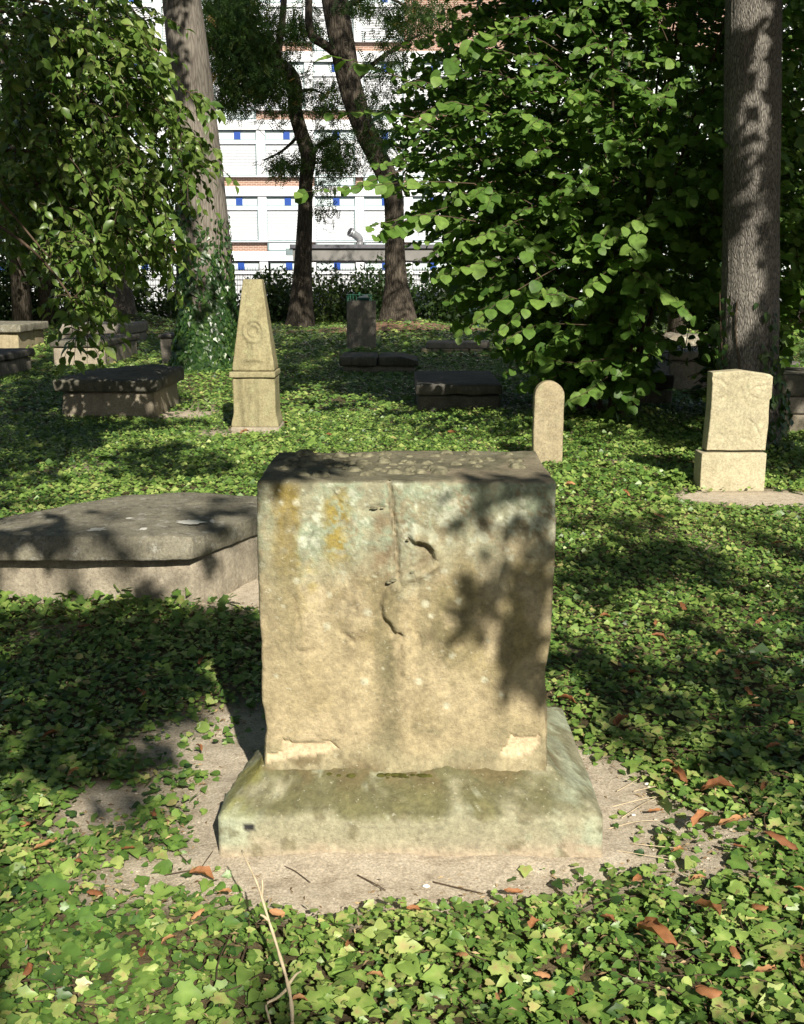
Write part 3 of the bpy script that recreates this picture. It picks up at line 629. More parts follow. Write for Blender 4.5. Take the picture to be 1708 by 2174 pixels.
# moss cushions on top and along the joint
MOSS = plain_mat('moss', (.17, .16, .105), 1.0, var=.6, sc=45, bump=1.0, spec=.1); MOSSG = plain_mat('moss_green', (.075, .075, .02), 1.0, var=.4, sc=50, bump=1.0, spec=.1)
def dome(seed):
    u, v = np.meshgrid(np.linspace(0, 2*math.pi, 13)[:-1], np.linspace(.12, 1.45, 5), indexing='xy'); u, v = u.ravel(), v.ravel()
    V = np.c_[np.cos(u)*np.sin(v), np.sin(u)*np.sin(v), np.cos(v)*.75-.1]; V = np.vstack([V, [0, 0, .66]]); V *= (1 + .35*fbm(V*2.2+seed*9, 3, seed))[:, None]
    F = []
    for r in range(4):
        for k in range(12): a, b_ = r*12+k, r*12+(k+1) % 12; F += [(a, a+12, b_+12), (a, b_+12, b_)]
    F += [(60, k, (k+1) % 12) for k in range(12)]
    return V, np.array(F)
domes = [make_mesh('moss_cushion', *dome(k), [MOSS if k < 3 else MOSSG]) for k in range(5)]
rm = random.Random(3); done = []
def cushion(p, r, k, flat=.55):
    o = bpy.data.objects.new('moss_cushion', domes[k]); COL.objects.link(o); o.parent = die
    o.location = tuple(np.array(p) - np.array(mroot.location)); o.scale = (r*rm.uniform(.9, 1.25), r*rm.uniform(.8, 1.1), r*flat); o.rotation_euler = (0, 0, rm.uniform(0, 6))
tries = 0
while len(done) < 85 and tries < 3000:
    tries += 1; u, v = rm.uniform(-.36, .37), rm.random()
    if u < -.02: yv = DFY + .05 + .36*v
    elif u < .12: yv = DFY + .1 + .32*v
    else: yv = DFY + .22 + .2*v
    if u > .15 and rm.random() < .75: continue
    r = rm.uniform(.010, .029)
    if all(math.hypot(u-a, yv-c) > (r+q)*.75 for a, c, q in done): done.append((u, yv, r)); cushion((u, yv, ZT-.002+.012*math.exp(-((yv-DFY-DD)/.10)**2)), r, rm.randrange(3), .85)
for (px, py, r) in ((720, 1660, .016), (742, 1655, .020), (690, 1664, .018), (765, 1652, .014), (838, 1648, .016), (852, 1646, .018), (825, 1650, .012), (805, 1652, .015), (870, 1646, .012), (882, 1650, .010), (992, 1648, .012), (988, 1620, .012), (900, 1652, .02), (915, 1652, .02)):
    a = Fz(px, 1648); cushion((a[0]+rm.uniform(-.01, .01), DFY-.020, .198), r, 3 + rm.randrange(2), .42)
for k in range(26):
    px = rm.choice((rm.uniform(600, 1140), rm.gauss(720, 50), rm.gauss(860, 45))); px = min(1150, max(575, px)); a = Fz(px, 1640); up_ = rm.random()**2*.045; cushion((a[0], DFY-.026+.015*rm.random(), .192+up_*.25), rm.uniform(.006, .016), rm.choice((0, 3, 4, 4)), rm.uniform(.22, .4))
for (px, py, r) in ((835, 1232, .010), (826, 1236, .009), (878, 1216, .010), (866, 1146, .006), (797, 1079, .008), (812, 1078, .006), (790, 1078, .006)): a = Fz(px, py); cushion((a[0], DFY-.004, a[1]), r, rm.randrange(3), .8)

# ================================================================== OTHER GRAVES
ST_WARM = stone_mat('stone_warm', (0.357, 0.297, 0.187), (0.408, 0.348, 0.230), dark=(0.136, 0.119, 0.072), stain=.55, lichen=(0.408, 0.399, 0.238), lich=.5)
ST_OLIVE = stone_mat('stone_olive', (0.306, 0.267, 0.153), (0.352, 0.321, 0.191), dark=(0.131, 0.115, 0.061), stain=.6, lichen=(0.352, 0.352, 0.199), lich=.5)
ST_PALE = stone_mat('stone_pale', (0.452, 0.404, 0.267), (0.501, 0.452, 0.315), dark=(0.291, 0.258, 0.162), stain=.4, lichen=(0.444, 0.444, 0.291), lich=.3)
ST_GREY = stone_mat('stone_grey', (0.240, 0.216, 0.184), (0.304, 0.272, 0.224), dark=(0.072, 0.068, 0.060), stain=.6, lichen=(0.352, 0.344, 0.288), lich=.25)
ST_PINK = stone_mat('stone_beige', (.31, .27, .205), (.37, .325, .25), dark=(.17, .14, .11), stain=.55, lichen=(.50, .46, .38), lich=.2)
ST_SLAB = stone_mat('slab_dark', (0.104, 0.100, 0.080), (0.160, 0.148, 0.116), dark=(0.040, 0.040, 0.034), stain=.7, lichen=(0.288, 0.280, 0.232), lich=.25)
ST_TOP = stone_mat('slab_grey', (.21, .195, .145), (.29, .27, .205), dark=(.065, .062, .055), stain=.75, lichen=(.46, .45, .40), lich=.5, scale=1.5, bump=.8)
ST_DARK = stone_mat('stone_blackened', (.10, .095, .085), (.15, .14, .125), dark=(.04, .04, .038), stain=.6, lichen=(.2, .2, .17), lich=.2)
def block_part(name, mat, root, x0, x1, y0, y1, z0, z1, r=.02, amp=.006, seed=1, chip=.015, res=.05, freq=6, fn=None):
    V, F = rough_block((x1-x0, y1-y0, z1-z0), r, res, amp, freq, seed, chip); V = V + [(x0+x1)/2, (y0+y1)/2, z0]
    if fn is not None: V = fn(V)
    return obj(name, V, F, mat, root)
def prism_part(name, mat, root, poly, z0, t, seed=1, bevel=.02, amp=.006, edge=.02, step=.05, fn=None):
    V, F = rough_prism(poly, t, bevel, step, amp, 6, seed, edge); V[:, 2] += z0
    if fn is not None: V = fn(V)
    return obj(name, V, F, mat, root)
# near left slab tomb
r_ = thing('slab_tomb', 'low tomb under a broad weathered grey slab, left of the pedestal', 'tomb', (-1.6, 5.6, 0))
prism_part('base', ST_PINK, r_, [(-2.62, 5.20), (-1.05, 5.20), (-.93, 5.30), (-.62, 6.15), (-1.6, 6.25), (-2.3, 6.2)], -.06, .31, 3, .05, .010, .02, .035)
def sl1(V):
    c_ = np.array([-1.65, 5.7]); dr = unit(V[:, :2]-c_); st = fbm(p3(V[:, 0]*2, V[:, 1]*2, V[:, 2]*75), 3, 66); sd_ = ((V[:, 2] > .256) & (V[:, 2] < .357)); V[:, 1] += .055*np.clip((V[:, 2]-.29)/.09, 0, 1)*sst(5.35, 5.1, V[:, 1])
    V[:, :2] += dr*(st*.035*sd_)[:, None]
    V[:, 2] += np.where(V[:, 2] > .30, .012*sst(5.06, 5.7, V[:, 1]) - .02*sst(-1.15, -.95, V[:, 0]) + .008*np.round(fbm(p3(V[:, 0]*1.5, V[:, 1]*3), 3, 67)*5)/2, 0); return V
slab = [(-2.75, 5.13), (-1.9, 5.105), (-1.28, 5.115), (-1.03, 5.125), (-.97, 5.23), (-.53, 6.22), (-1.0, 6.24), (-1.58, 6.16), (-1.74, 5.98), (-1.93, 5.76), (-2.10, 5.56), (-2.75, 5.5)]
slab_o = prism_part('cover_slab', ST_TOP, r_, slab, .252, .112, 8, .010, .007, .020, .018, sl1)
BIRD = plain_mat('white_lichen', (.50, .495, .45), .9, var=.08)
def patch(root, mat, c, rx, ry, z, seed, parent_name='lichen_patch'):
    n = 36; a = np.arange(n)*2*math.pi/n; rr_ = 1 + 1.1*fbm(p3(np.cos(a)*3.5, np.sin(a)*3.5, seed*5.1), 4, seed)*2
    x = c[0]+rx*rr_*np.cos(a); y = c[1]+ry*rr_*np.sin(a); V = np.vstack([np.c_[x, y, np.full(n, z)], np.c_[c[0]+rx*.8*rr_*np.cos(a), c[1]+ry*.8*rr_*np.sin(a), np.full(n, z+.0015)], [c[0], c[1], z+.002]])
    F = [];
    for k in range(n): q_ = (k+1) % n; F += [(k, q_, n+q_), (k, n+q_, n+k), (n+k, n+q_, 2*n)]
    return obj(parent_name, V, np.array(F), mat, root)
for (px, py, rx, ry, sd_) in ((206, 1122, .042, .016, 1), (405, 1108, .07, .026, 2), (440, 1100, .04, .02, 9), (305, 1120, .018, .012, 4), (275, 1100, .014, .008, 6)):
    c_ = G(px, py, .374); sv = np.array([v.co[:] for v in slab_o.data.vertices]) + np.array(r_.location); near_ = sv[np.argsort(np.hypot(sv[:, 0]-c_[0], sv[:, 1]-c_[1]))[:8], 2]; patch(r_, BIRD, c_, rx, ry*2.2, near_.max()+.0005, sd_)
# tombs on the left, further back
def chest(name, label, x0, x1, y0, y1, hb, hs, over=.06, mb=None, ms=None, seed=1, zf=0., grp=None, fn=None, cat='tomb'):
    z0 = float(gh(np.array([(x0+x1)/2]), np.array([(y0+y1)/2]))[0])
    t = thing(name, label, cat, ((x0+x1)/2, (y0+y1)/2, z0), grp)
    block_part('base', mb or ST_PINK, t, x0, x1, y0, y1, z0-.12, z0+hb, .03, .010, seed, .03, .06, 5)
    block_part('cover_slab', ms or ST_SLAB, t, x0-over, x1+over, y0-over, y1+over, z0+hb+.002, z0+hb+hs, .035, .010, seed+3, .03, .06, 5, fn)
    return t
def hump(x0, y0, y1, k):
    def f(V):
        tops = sst(.40, .47, V[:, 2]); V[:, 2] += tops*k*np.exp(-((V[:, 0]-x0)/.45)**2)*sst(y0, (y0+y1)/2, V[:, 1]); return V
    return f
chest('chest_tomb', 'chest tomb with thick mossy lid and dappled shade, left of the obelisk', -3.97, -2.90, 12.6, 14.1, .31, .15, .07, ST_PINK, ST_SLAB, 11, fn=hump(-3.2, 12.8, 14.2, .07))
chest('chest_tomb', 'pale sunlit chest tomb with thin dark lid under the hanging branch', -6.42, -5.46, 20.1, 22.6, .36, .12, .05, ST_PINK, ST_SLAB, 21)
chest('chest_tomb', 'brownish thick-lidded tomb behind the pale chest tomb, left', -8.2, -6.55, 26.3, 28.2, .27, .24, .04, ST_GREY, ST_GREY, 25)
chest('chest_tomb', 'chest tomb with fluted pale sides cut by the left edge of the picture', -10.1, -8.62, 24.6, 26.4, .40, .19, .10, ST_WARM, ST_TOP, 28)
chest('chest_tomb', 'dark tomb end just entering at the left edge, in shade', -7.7, -6.50, 17.6, 19.2, .26, .13, .04, ST_GREY, ST_DARK, 31)
chest('stone_cist', 'grey upright block with dark cap half hidden by the ivy tree', -4.40, -3.35, 19.9, 20.8, .52, .07, .03, ST_GREY, ST_DARK, 33, cat='gravestone')
# centre
z0 = float(gh(np.array([-.4]), np.array([18.8]))[0]); t = thing('low_tomb', 'low dark tomb with split lid in front of the shaded upright stone', 'tomb', (-.4, 18.8, z0))
block_part('base', ST_GREY, t, -1.0, .22, 18.5, 19.6, z0-.12, z0+.13, .025, .010, 41, .03)
block_part('cover_slab', ST_SLAB, t, -1.06, -.42, 18.44, 19.66, z0+.132, z0+.29, .03, .010, 42, .03)
block_part('cover_slab', ST_SLAB, t, -.40, .28, 18.46, 19.66, z0+.133, z0+.29, .03, .010, 43, .03, fn=lambda V: np.c_[V[:, :2], V[:, 2] - sst(-.05, .28, V[:, 0])*.06*sst(z0+.2, z0+.3, V[:, 2])])
z0 = float(gh(np.array([1.1]), np.array([24.2]))[0]); t = thing('low_tomb', 'flat broken slab lying low on crumbling stones, near the hazel tips', 'tomb', (1.1, 24.2, z0))
prism_part('cover_slab', ST_GREY, t, [(.52, 23.7), (1.9, 23.75), (1.95, 24.6), (.6, 24.7)], z0+.10, .13, 45, .02, .012, .03, .06)
for k, (xx, ww) in enumerate(((.42, .22), (.66, .17), (.86, .25), (1.14, .3), (1.47, .3))): block_part('stone', ST_WARM, t, xx, xx+ww, 23.62+.04*(k % 2), 24.0, z0-.06, z0+.098, .025, .012, 46+k, .03)
chest('chest_tomb', 'black shaded chest tomb under the left edge of the hazel', .19, 1.20, 13.15, 15.1, .20, .14, .03, ST_DARK, ST_DARK, 51)
# shaded upright stone with flower bowl
u0 = G(737, 742); z0 = float(gh(u0[:1], u0[1:2])[0])
def upright(name, label, xc, yc, wd, hh, dp, mat, top='round', seed=1, part='slab'):
    z0 = float(gh(np.array([xc]), np.array([yc]))[0]); t = thing(name, label, 'gravestone', (xc, yc, z0))
    hw = wd/2
    if top == 'round': a = np.linspace(0, math.pi, 14); poly = [(-hw, -.08), (hw, -.08)] + [(hw*math.cos(k), hh-hw+hw*math.sin(k)) for k in a]
    elif top == 'soft': a = np.linspace(0, math.pi/2, 6); c_ = .06; poly = [(-hw, -.08), (hw, -.08)] + [(hw-c_+c_*math.cos(k), hh-c_+c_*math.sin(k)) for k in a] + [(-hw+c_-c_*math.sin(k), hh-c_+c_*math.cos(k)) for k in a]
    V, F = rough_prism(poly, dp, .012, .03, .004, 9, seed, .004); V = np.c_[V[:, 0]+xc, yc - V[:, 2] + dp, V[:, 1]+z0]
    obj(part, V, F, mat, t); return t, z0
ux = (768-854)*zc(24.9, 0)/FOC
t, z0 = upright('headstone', 'grey upright stone with rounded corners in shade behind the low tomb', ux, 24.9, .66, 1.10, .22, ST_GREY, 'soft', 61)
TEAL = plain_mat('teal_glaze', (.02, .12, .11), .3); WHT = plain_mat('white_wax', (.75, .73, .66), .6)
bw = thing('flower_bowl', 'small teal bowl with white contents standing on the shaded stone', 'bowl', (ux+.06, 25.0, z0+1.10))
prof = [(.0, .0), (.10, .0), (.14, .03), (.15, .07), (.135, .07), (.12, .04), (.0, .035)]
V = np.array([(ux+.06+r*math.cos(a), 25.0+r*math.sin(a), z0+1.10+h_) for r, h_ in prof for a in np.arange(14)*2*math.pi/14]); i = np.arange(6)[:, None]*14; j = np.arange(14)[None]; F = np.stack([i+j, i+(j+1) % 14, i+14+(j+1) % 14, i+14+j], -1).reshape(-1, 4)
obj('bowl', V, F, TEAL, bw)
V, F = dome(3); obj('white_lump', V*[.07, .06, .14]+[ux+.10, 25.0, z0+1.15], F, WHT, bw); obj('white_lump', V*[.07, .06, .08]+[ux+.0, 25.0, z0+1.15], F, WHT, bw)
# rounded stele with worn inscription
sx_ = (1164.5-854)*zc(9.35, .2)/FOC
t, z0 = upright('rounded_stele', 'small narrow round-topped stone with worn inscription behind the pedestal', sx_, 9.35, .258, .72, .11, ST_WARM, 'round', 63)
CARVE = plain_mat('carved_letter', (.40, .35, .24), .95, var=.1); rl = random.Random(12)
for row in range(9):
    zz = z0 + .60 - row*.055; k = -.085
    while k < .08:
        w_ = rl.uniform(.008, .02); g_ = MB()
        if rl.random() < .75:
            sh_ = rl.choice('ILUO'); h_ = .020
            g_.box((sx_+k, 9.3475, zz), (sx_+k+.004, 9.356, zz+h_))
            if sh_ in 'LU': g_.box((sx_+k+.0041, 9.3477, zz), (sx_+k+w_, 9.356, zz+.004))
            if sh_ == 'O': g_.box((sx_+k+.0041, 9.3477, zz+h_*.5), (sx_+k+w_, 9.356, zz+h_*.5+.004))
            if sh_ == 'U': g_.box((sx_+k+w_+.0001, 9.3475, zz), (sx_+k+w_+.004, 9.356, zz+h_))
            g_.build('worn_letter', CARVE, t, smooth=False)
        k += w_ + rl.uniform(.008, .014)
# obelisk
ob_ = G(540, 920); ox_, oy_ = ob_[0], 11.4; z0 = -.02
t = thing('obelisk', 'sandstone obelisk with carved wreath and hourglass-like torch standing in the ivy', 'obelisk', (ox_, oy_, z0)); oD = .42
def opx(px): return (px-540)/(FOC/zc(oy_, .6))
def oz(py): return P(540, py, oy_)[2]
block_part('footing', ST_PINK, t, ox_-.255, ox_+.265, oy_-.04, oy_+.50, -.10, oz(906), .02, .006, 71, .02, .03)
def flare(V): 
    k = 1 + .13*sst(.22, .06, V[:, 2]); V[:, 0] = ox_ + (V[:, 0]-ox_)*k; return V
block_part('pedestal', ST_OLIVE, t, ox_-.222, ox_+.225, oy_, oy_+.44, oz(907), oz(802), .014, .004, 72, .012, .025, 9, flare)
block_part('cornice', ST_OLIVE, t, ox_-.252, ox_+.232, oy_-.03, oy_+.47, oz(801.5), oz(789), .012, .004, 73, .03, .02, 9)
zA, zB = oz(788.5), oz(593)
V, F = rough_block((.46, .42, zB-zA), .022, .012, .003, 9, 74, .012); V[:, 2] += zA
tt = np.clip((V[:, 2]-zA)/(zB-zA), 0, 1); hwid = .225 + (.098-.225)*tt; tap = hwid/.23
V[:, 0] = V[:, 0]*tap*np.where(V[:, 0] > 0, .98, 1.02) + ox_ + .002; V[:, 1] = V[:, 1]*tap + oy_ + .22
fm = V[:, 1] < oy_ + .22 - .42*tap/2 + .012
cx_, cz_ = ox_ + opx(541), oz(703); rad = np.hypot(V[:, 0]-cx_, (V[:, 2]-cz_)*.92); hh_ = .020*np.exp(-((rad-.098)/.020)**2) + .014*np.exp(-((rad-.055)/.014)**2) - .010*np.exp(-(rad/.03)**2)
for (px, py, sg, am) in ((520, 742, .02, -.0), (541, 738, .022, .012), (541, 750, .02, .008), (542, 762, .030, .018), (530, 765, .02, .012), (556, 765, .02, .012), (528, 676, .025, .014), (548, 672, .02, .01)):
    hh_ += am*np.exp(-(((V[:, 0]-ox_-opx(px))/sg)**2 + ((V[:, 2]-oz(py))/sg)**2))
shd = sst(.012, .0, np.abs(V[:, 0]-ox_-.0)-.045-.03*np.abs(V[:, 2]-oz(740))/.15)*sst(oz(770), oz(766), V[:, 2])*sst(oz(722), oz(727), V[:, 2]); hh_ += .010*shd
V[:, 1] -= hh_*fm
V[:, 1] += fm*.014*np.clip(fbm(p3(V[:, 0]*9, V[:, 2]*5), 4, 77)-.02, 0, 1)*2
obj('shaft', V, F, ST_OLIVE, t)
# right headstone with pointed top
hx = (1560-854)*zc(8.2, .3)/FOC; hy = 8.2; t = thing('headstone', 'pale headstone with low pointed top on a block, right of the stele', 'gravestone', (hx, hy, 0)); 
def hp(px): return (px-1560)*zc(hy, .5)/FOC
def hz(py): return P(1560, py, hy)[2]
block_part('block', ST_PALE, t, hx+hp(1490), hx+hp(1630), hy, hy+.20, -.08, hz(962), .012, .003, 81, .008, .02, 9)
poly = [(hp(1503), hz(958)), (hp(1629), hz(958)), (hp(1632), hz(900)), (hp(1630), hz(850)), (hp(1634), hz(845)), (hp(1634), hz(801)), (hp(1628), hz(796)), (hp(1606), hz(793)), (hp(1566), hz(787)), (hp(1506), hz(792)), (hp(1507), hz(870))]
V, F = rough_prism(poly, .15, .008, .012, .002, 9, 83, .003, 26, 4)
def carve(V, lines, wd, dep):
    for ln in lines:
        q = np.array([(hp(a), hz(b_)) for a, b_ in ln]); jx_ = V[:, 0]+.008*fbm(p3(V[:, 0]*25, V[:, 1]*25), 3, 84)*2; jz_ = V[:, 1]+.008*fbm(p3(V[:, 0]*25, V[:, 1]*25, 4), 3, 85)*2
        for a, b_ in zip(q[:-1], q[1:]):
            e = b_-a; tt = np.clip(((jx_-a[0])*e[0]+(jz_-a[1])*e[1])/(e@e), 0, 1); d = np.hypot(jx_-a[0]-tt*e[0], jz_-a[1]-tt*e[1]); V[:, 2] -= (V[:, 2] > .148-.006)*dep*np.exp(-(d/wd)**2)
    return V
V[:, 2] += (V[:, 2] > .14)*.008*np.clip(fbm(p3(V[:, 0]*6, V[:, 1]*6), 4, 86), -.2, .3)*2
V = carve(V, [[(1508, 805), (1525, 810), (1540, 822), (1552, 806), (1580, 800)], [(1585, 835), (1600, 822), (1625, 818)], [(1560, 850), (1575, 848), (1583, 862)], [(1515, 880), (1525, 848), (1535, 840)], [(1590, 893), (1605, 905), (1620, 895)], [(1605, 905), (1612, 925), (1595, 938), (1575, 930), (1570, 925), (1590, 918)], [(1585, 835), (1575, 815)], [(1590, 842), (1605, 848)]], .009, .007)
V = np.c_[V[:, 0]+hx, hy+.03+.15-V[:, 2], V[:, 1]]; obj('slab', V, F, ST_PALE, t)
# right background stones
chest('chest_tomb', 'grey chest tomb with cracked lid between hazel and grey trunk', 3.85, 5.0, 15.7, 17.0, .42, .15, .04, ST_GREY, ST_GREY, 91)
z0 = .0; t = thing('boulder_tomb', 'rough pale-topped stone behind the chest tomb beside the trunk', 'gravestone', (4.9, 18.2, 0)); block_part('block', stone_mat('stone_crusted', (.20, .17, .13), (.30, .27, .21), lichen=(.55, .53, .42), lich=.7), t, 4.35, 5.6, 17.9, 18.7, -.1, .68, .09, .05, 93, .08, .05, 7)
chest('low_tomb', 'small black-capped tomb corner in the deep shade under the hazel', 2.95, 3.42, 13.7, 14.6, .21, .19, .02, ST_GREY, ST_DARK, 95)
t = thing('stone_stack', 'tomb of stacked brown stone courses cut by the right edge', 'tomb', (4.45, 11.6, 0))
for k, (z_a, z_b, mt) in enumerate(((-.1, .20, ST_PINK), (.205, .385, ST_GREY), (.39, .62, ST_SLAB))): block_part('stone_course', mt, t, 3.95+.03*(k % 2), 5.2, 11.3-.02*(k == 2), 12.4, z_a, z_b, .025, .012, 97+k, .03)
t = thing('dark_stone', 'small black block on the ivy right of the grey trunk', 'gravestone', (6.4, 18.0, 0)); block_part('block', ST_DARK, t, 6.26, 6.55, 17.9, 18.4, -.08, .25, .03, .01, 99, .02)
# ================================================================== LEAF SHAPES
T_ROUND = leaf_tpl([(0, 0), (.04, .26), (.2, .43), (.45, .50), (.72, .40), (.92, .20), (1.06, 0)], .10, .22)
T_OVAL = leaf_tpl([(0, 0), (.12, .16), (.35, .28), (.62, .22), (.85, .08), (1, 0)], .35, .35)
T_SIMPLE = leaf_tpl([(0, 0), (.4, .28), (1, 0)], .25, .2)
T_PALM = leaf_tpl([(0, 0), (.25, .14), (.65, .30), (1, 0)], .2, .3)
def ivy_tpl(five=True, fold=.10):
    if five: o = [(0, .0), (-.15, .15), (-.10, .34), (.12, .35), (.30, .49), (.47, .30), (.72, .19), (1.0, 0)]
    else: o = [(0, 0), (-.10, .22), (.18, .40), (.60, .20), (1.0, 0)]
    V = [(.18, 0, -.03)]; 
    per = [(x, w_) for x, w_ in o] + [(x, -w_) for x, w_ in o[-2:0:-1]]
    for x, w_ in per: V.append((x, w_, .14*abs(w_) - .12*(x-.3)**2 - .25*w_*w_))
    k = len(per); F = [(0, 1+i, 1+(i+1) % k) for i in range(k)]
    return np.array(V, float), np.array(F)[:, ::-1]
T_IVY5, T_IVY3 = ivy_tpl(True), ivy_tpl(False)
T_HEART = leaf_tpl([(0, 0), (-.10, .22), (.10, .40), (.42, .36), (.75, .18), (1.0, 0)], .22, .3)
T_DIA = (np.array([(0, 0, 0), (.42, .30, .06), (1, 0, -.06), (.42, -.30, .06)], float), np.array([(0, 2, 1), (0, 3, 2)]))
T_ROUND_L = leaf_tpl([(0, 0), (.06, .32), (.42, .51), (.84, .32), (1.05, 0)], .10, .22)
T_IVYK = (np.array([(0, 0, 0), (.30, .42, .05), (1, 0, -.08), (.30, -.42, .05), (.35, 0, -.02)], float), np.array([(4, 1, 0), (4, 2, 1), (4, 3, 2), (4, 0, 3)]))
T_CLOVER = leaf_tpl([(0, 0), (.0, .3), (.3, .5), (.7, .46), (.95, .22), (1.0, 0)], .05, .15)
def frond_tpl(n=6):
    V, F = [], []
    for k in range(n):
        x = .12 + .85*k/n; ln = .26*(1-.35*k/n)
        for s in (-1, 1):
            b_ = len(V); d = np.array([.35, s*.94, -.2]); d /= np.linalg.norm(d); p = np.array([x, 0, -.25*x*x]); side = np.array([.94, -s*.35, 0])*.055
            V += [p, p+d*ln*.5+side, p+d*ln, p+d*ln*.5-side]; F += [(b_, b_+1, b_+2), (b_, b_+2, b_+3)]
    return np.array(V), np.array(F)
T_FROND = frond_tpl()
def rnd(n, s=1.): return RNG.normal(0, s, (n, 3))
class Leaves:
    """leaf positions, frames and sizes of one crown"""
    def __init__(s): s.p, s.R, s.s, s.t = [], [], [], []
    def add(s, p, d, up, size, tint): s.p.append(np.atleast_2d(p)); s.R.append(frames(np.atleast_2d(d), np.atleast_2d(up))); s.s.append(np.atleast_1d(size)); s.t.append(np.atleast_1d(tint))
    def cat(s): s.p = [np.concatenate(s.p)]; s.R = [np.concatenate(s.R)]; s.s = [np.concatenate(s.s)]; s.t = [np.concatenate(s.t)]; return s.p[0], s.R[0], s.s[0], s.t[0]
    def build(s, root, tpl, mat, single=0, name='leaf', mass='foliage', ctr=.5, bulk=None):
        p, R, sz, t = s.cat(); keep = np.ones(len(p), bool)
        if single:
            c = p + R[:, :, 0]*(sz*ctr)[:, None]; px, py, d = proj(c); fr = np.abs((R[:, :, 2]*unit(np.array([0, 0, EYE])-c)).sum(1))
            area = (sz*FOC/np.maximum(d, .1))**2*fr
            ok = (px > 5) & (px < W0-5) & (py > 5) & (py < H0-5) & (d > .5)
            cell = (px/14).astype(int)*1000 + (py/14).astype(int); order = np.argsort(d); seen = {}; front = np.zeros(len(p), bool)
            for i in order:
                if ok[i]:
                    k = cell[i]
                    if seen.get(k, 0) < 1: front[i] = True; seen[k] = 1
            sc_ = np.where(front, area, 0); pick = np.argsort(-sc_)[:single]; pick = pick[sc_[pick] > 0]; keep[pick] = False
            off = np.array(root.location); 
            if root.parent is not None: off = off + np.array(root.parent.location)
            bins = {}
            for i in pick:
                b_ = int(min(5, max(0, t[i]*6)))
                if b_ not in bins: bins[b_] = make_mesh(name, tpl[0], tpl[1], [mat], attrs={'tint': np.clip(np.r_[(b_+.5)/6+.15, np.full(len(tpl[0])-1, (b_+.5)/6-.02)], 0, 1)})
                o = bpy.data.objects.new(name, bins[b_]); COL.objects.link(o); o.parent = root
                M = Matrix.Identity(4)
                for a in range(3):
                    for c_ in range(3): M[a][c_] = float(R[i, a, c_]*sz[i])
                    M[a][3] = float(p[i, a]-off[a])
                o.matrix_basis = M
        tpl = bulk or tpl
        V, F = scatter(tpl, p[keep], R[keep], sz[keep]); T = np.repeat(t[keep], len(tpl[0]))
        if tpl is T_IVY5 or tpl is T_IVY3: T = np.clip(T + np.tile(np.r_[.16, np.full(len(tpl[0])-1, -.03)], int(keep.sum())), 0, 1)
        o = obj(mass, V, F, mat, root, attrs={'tint': T}); o['kind'] = 'stuff'; return o
def fluted(seed, base_z, k=.25, hb=.9, amp=.05, ridge=0.):
    def f(path, th):
        z = path[:, 2]-base_z; n = len(z); fl = np.exp(-np.clip(z, 0, None)/hb)[:, None]
        a = fbm(p3(np.tile(np.cos(th)*1.6, n), np.tile(np.sin(th)*1.6, n), np.repeat(z*.25, len(th)) + seed*7), 3, seed).reshape(n, -1)
        b_ = fbm(p3(np.tile(np.cos(th)*5, n), np.tile(np.sin(th)*5, n), np.repeat(z*.9, len(th)) + seed*3), 4, seed+2).reshape(n, -1)
        return 1 + a*2*(amp + 1.2*k*fl) + fl*k + b_*amp*1.1 + ridge*fbm(p3(np.tile(np.cos(th)*15, n), np.tile(np.sin(th)*15, n), np.repeat(z*2.4, len(th))), 3, seed+5).reshape(n, -1)
    return f

# ================================================================== WHERE SUN AND SHADE FALL (ground, photo grid): x, y, rx, ry, cover
SHADE = [(120, 1470, 270, 180, .72), (310, 1350, 230, 70, .7), (30, 960, 130, 80, .97), (60, 800, 130, 90, .85), (300, 800, 60, 40, .7), (900, 860, 200, 20, .97), (280, 945, 150, 14, .5), (1120, 830, 150, 60, .97), (960, 835, 140, 40, .98), (600, 820, 60, 40, .8),
         (210, 1420, 300, 120, .7), (90, 1550, 190, 120, .75), (330, 1340, 200, 60, .65), (60, 935, 150, 62, .95), (220, 900, 240, 20, .97), (90, 850, 120, 60, .9), (360, 990, 190, 34, .6), (50, 1045, 100, 50, .6),
         (30, 1225, 90, 60, .4), (190, 1215, 70, 50, .35), (470, 1180, 60, 60, .6), (20, 780, 120, 60, .7), (860, 835, 300, 34, .96), (700, 770, 140, 60, .75), (930, 800, 190, 60, .9), (1250, 860, 200, 40, .95), (1000, 760, 160, 30, .6),
         (1310, 1115, 120, 14, .75), (1340, 1185, 190, 34, .8), (1530, 1240, 150, 24, .65), (1250, 1255, 80, 40, .85), (1270, 1420, 120, 55, .8), (1430, 1330, 110, 30, .55), (1580, 1410, 170, 55, .65), (1610, 1560, 150, 75, .7), (1420, 1560, 120, 60, .7), (1680, 1690, 80, 60, .7), (1300, 1500, 100, 40, .7),
         (1660, 985, 90, 30, .8), (1560, 930, 200, 60, .8), (1600, 1130, 120, 14, .3), (260, 1640, 180, 60, .5)]
def shade_at(px, py):
    r = np.zeros(len(px))
    for x, y, rx, ry, c in SHADE: r = np.maximum(r, c*sst(1.08, .80, np.hypot((px-x)/rx, (py-y)/ry)))
    far = sst(870, 800, py)*.62 + sst(740, 700, py)*.25; return np.maximum(r, far)
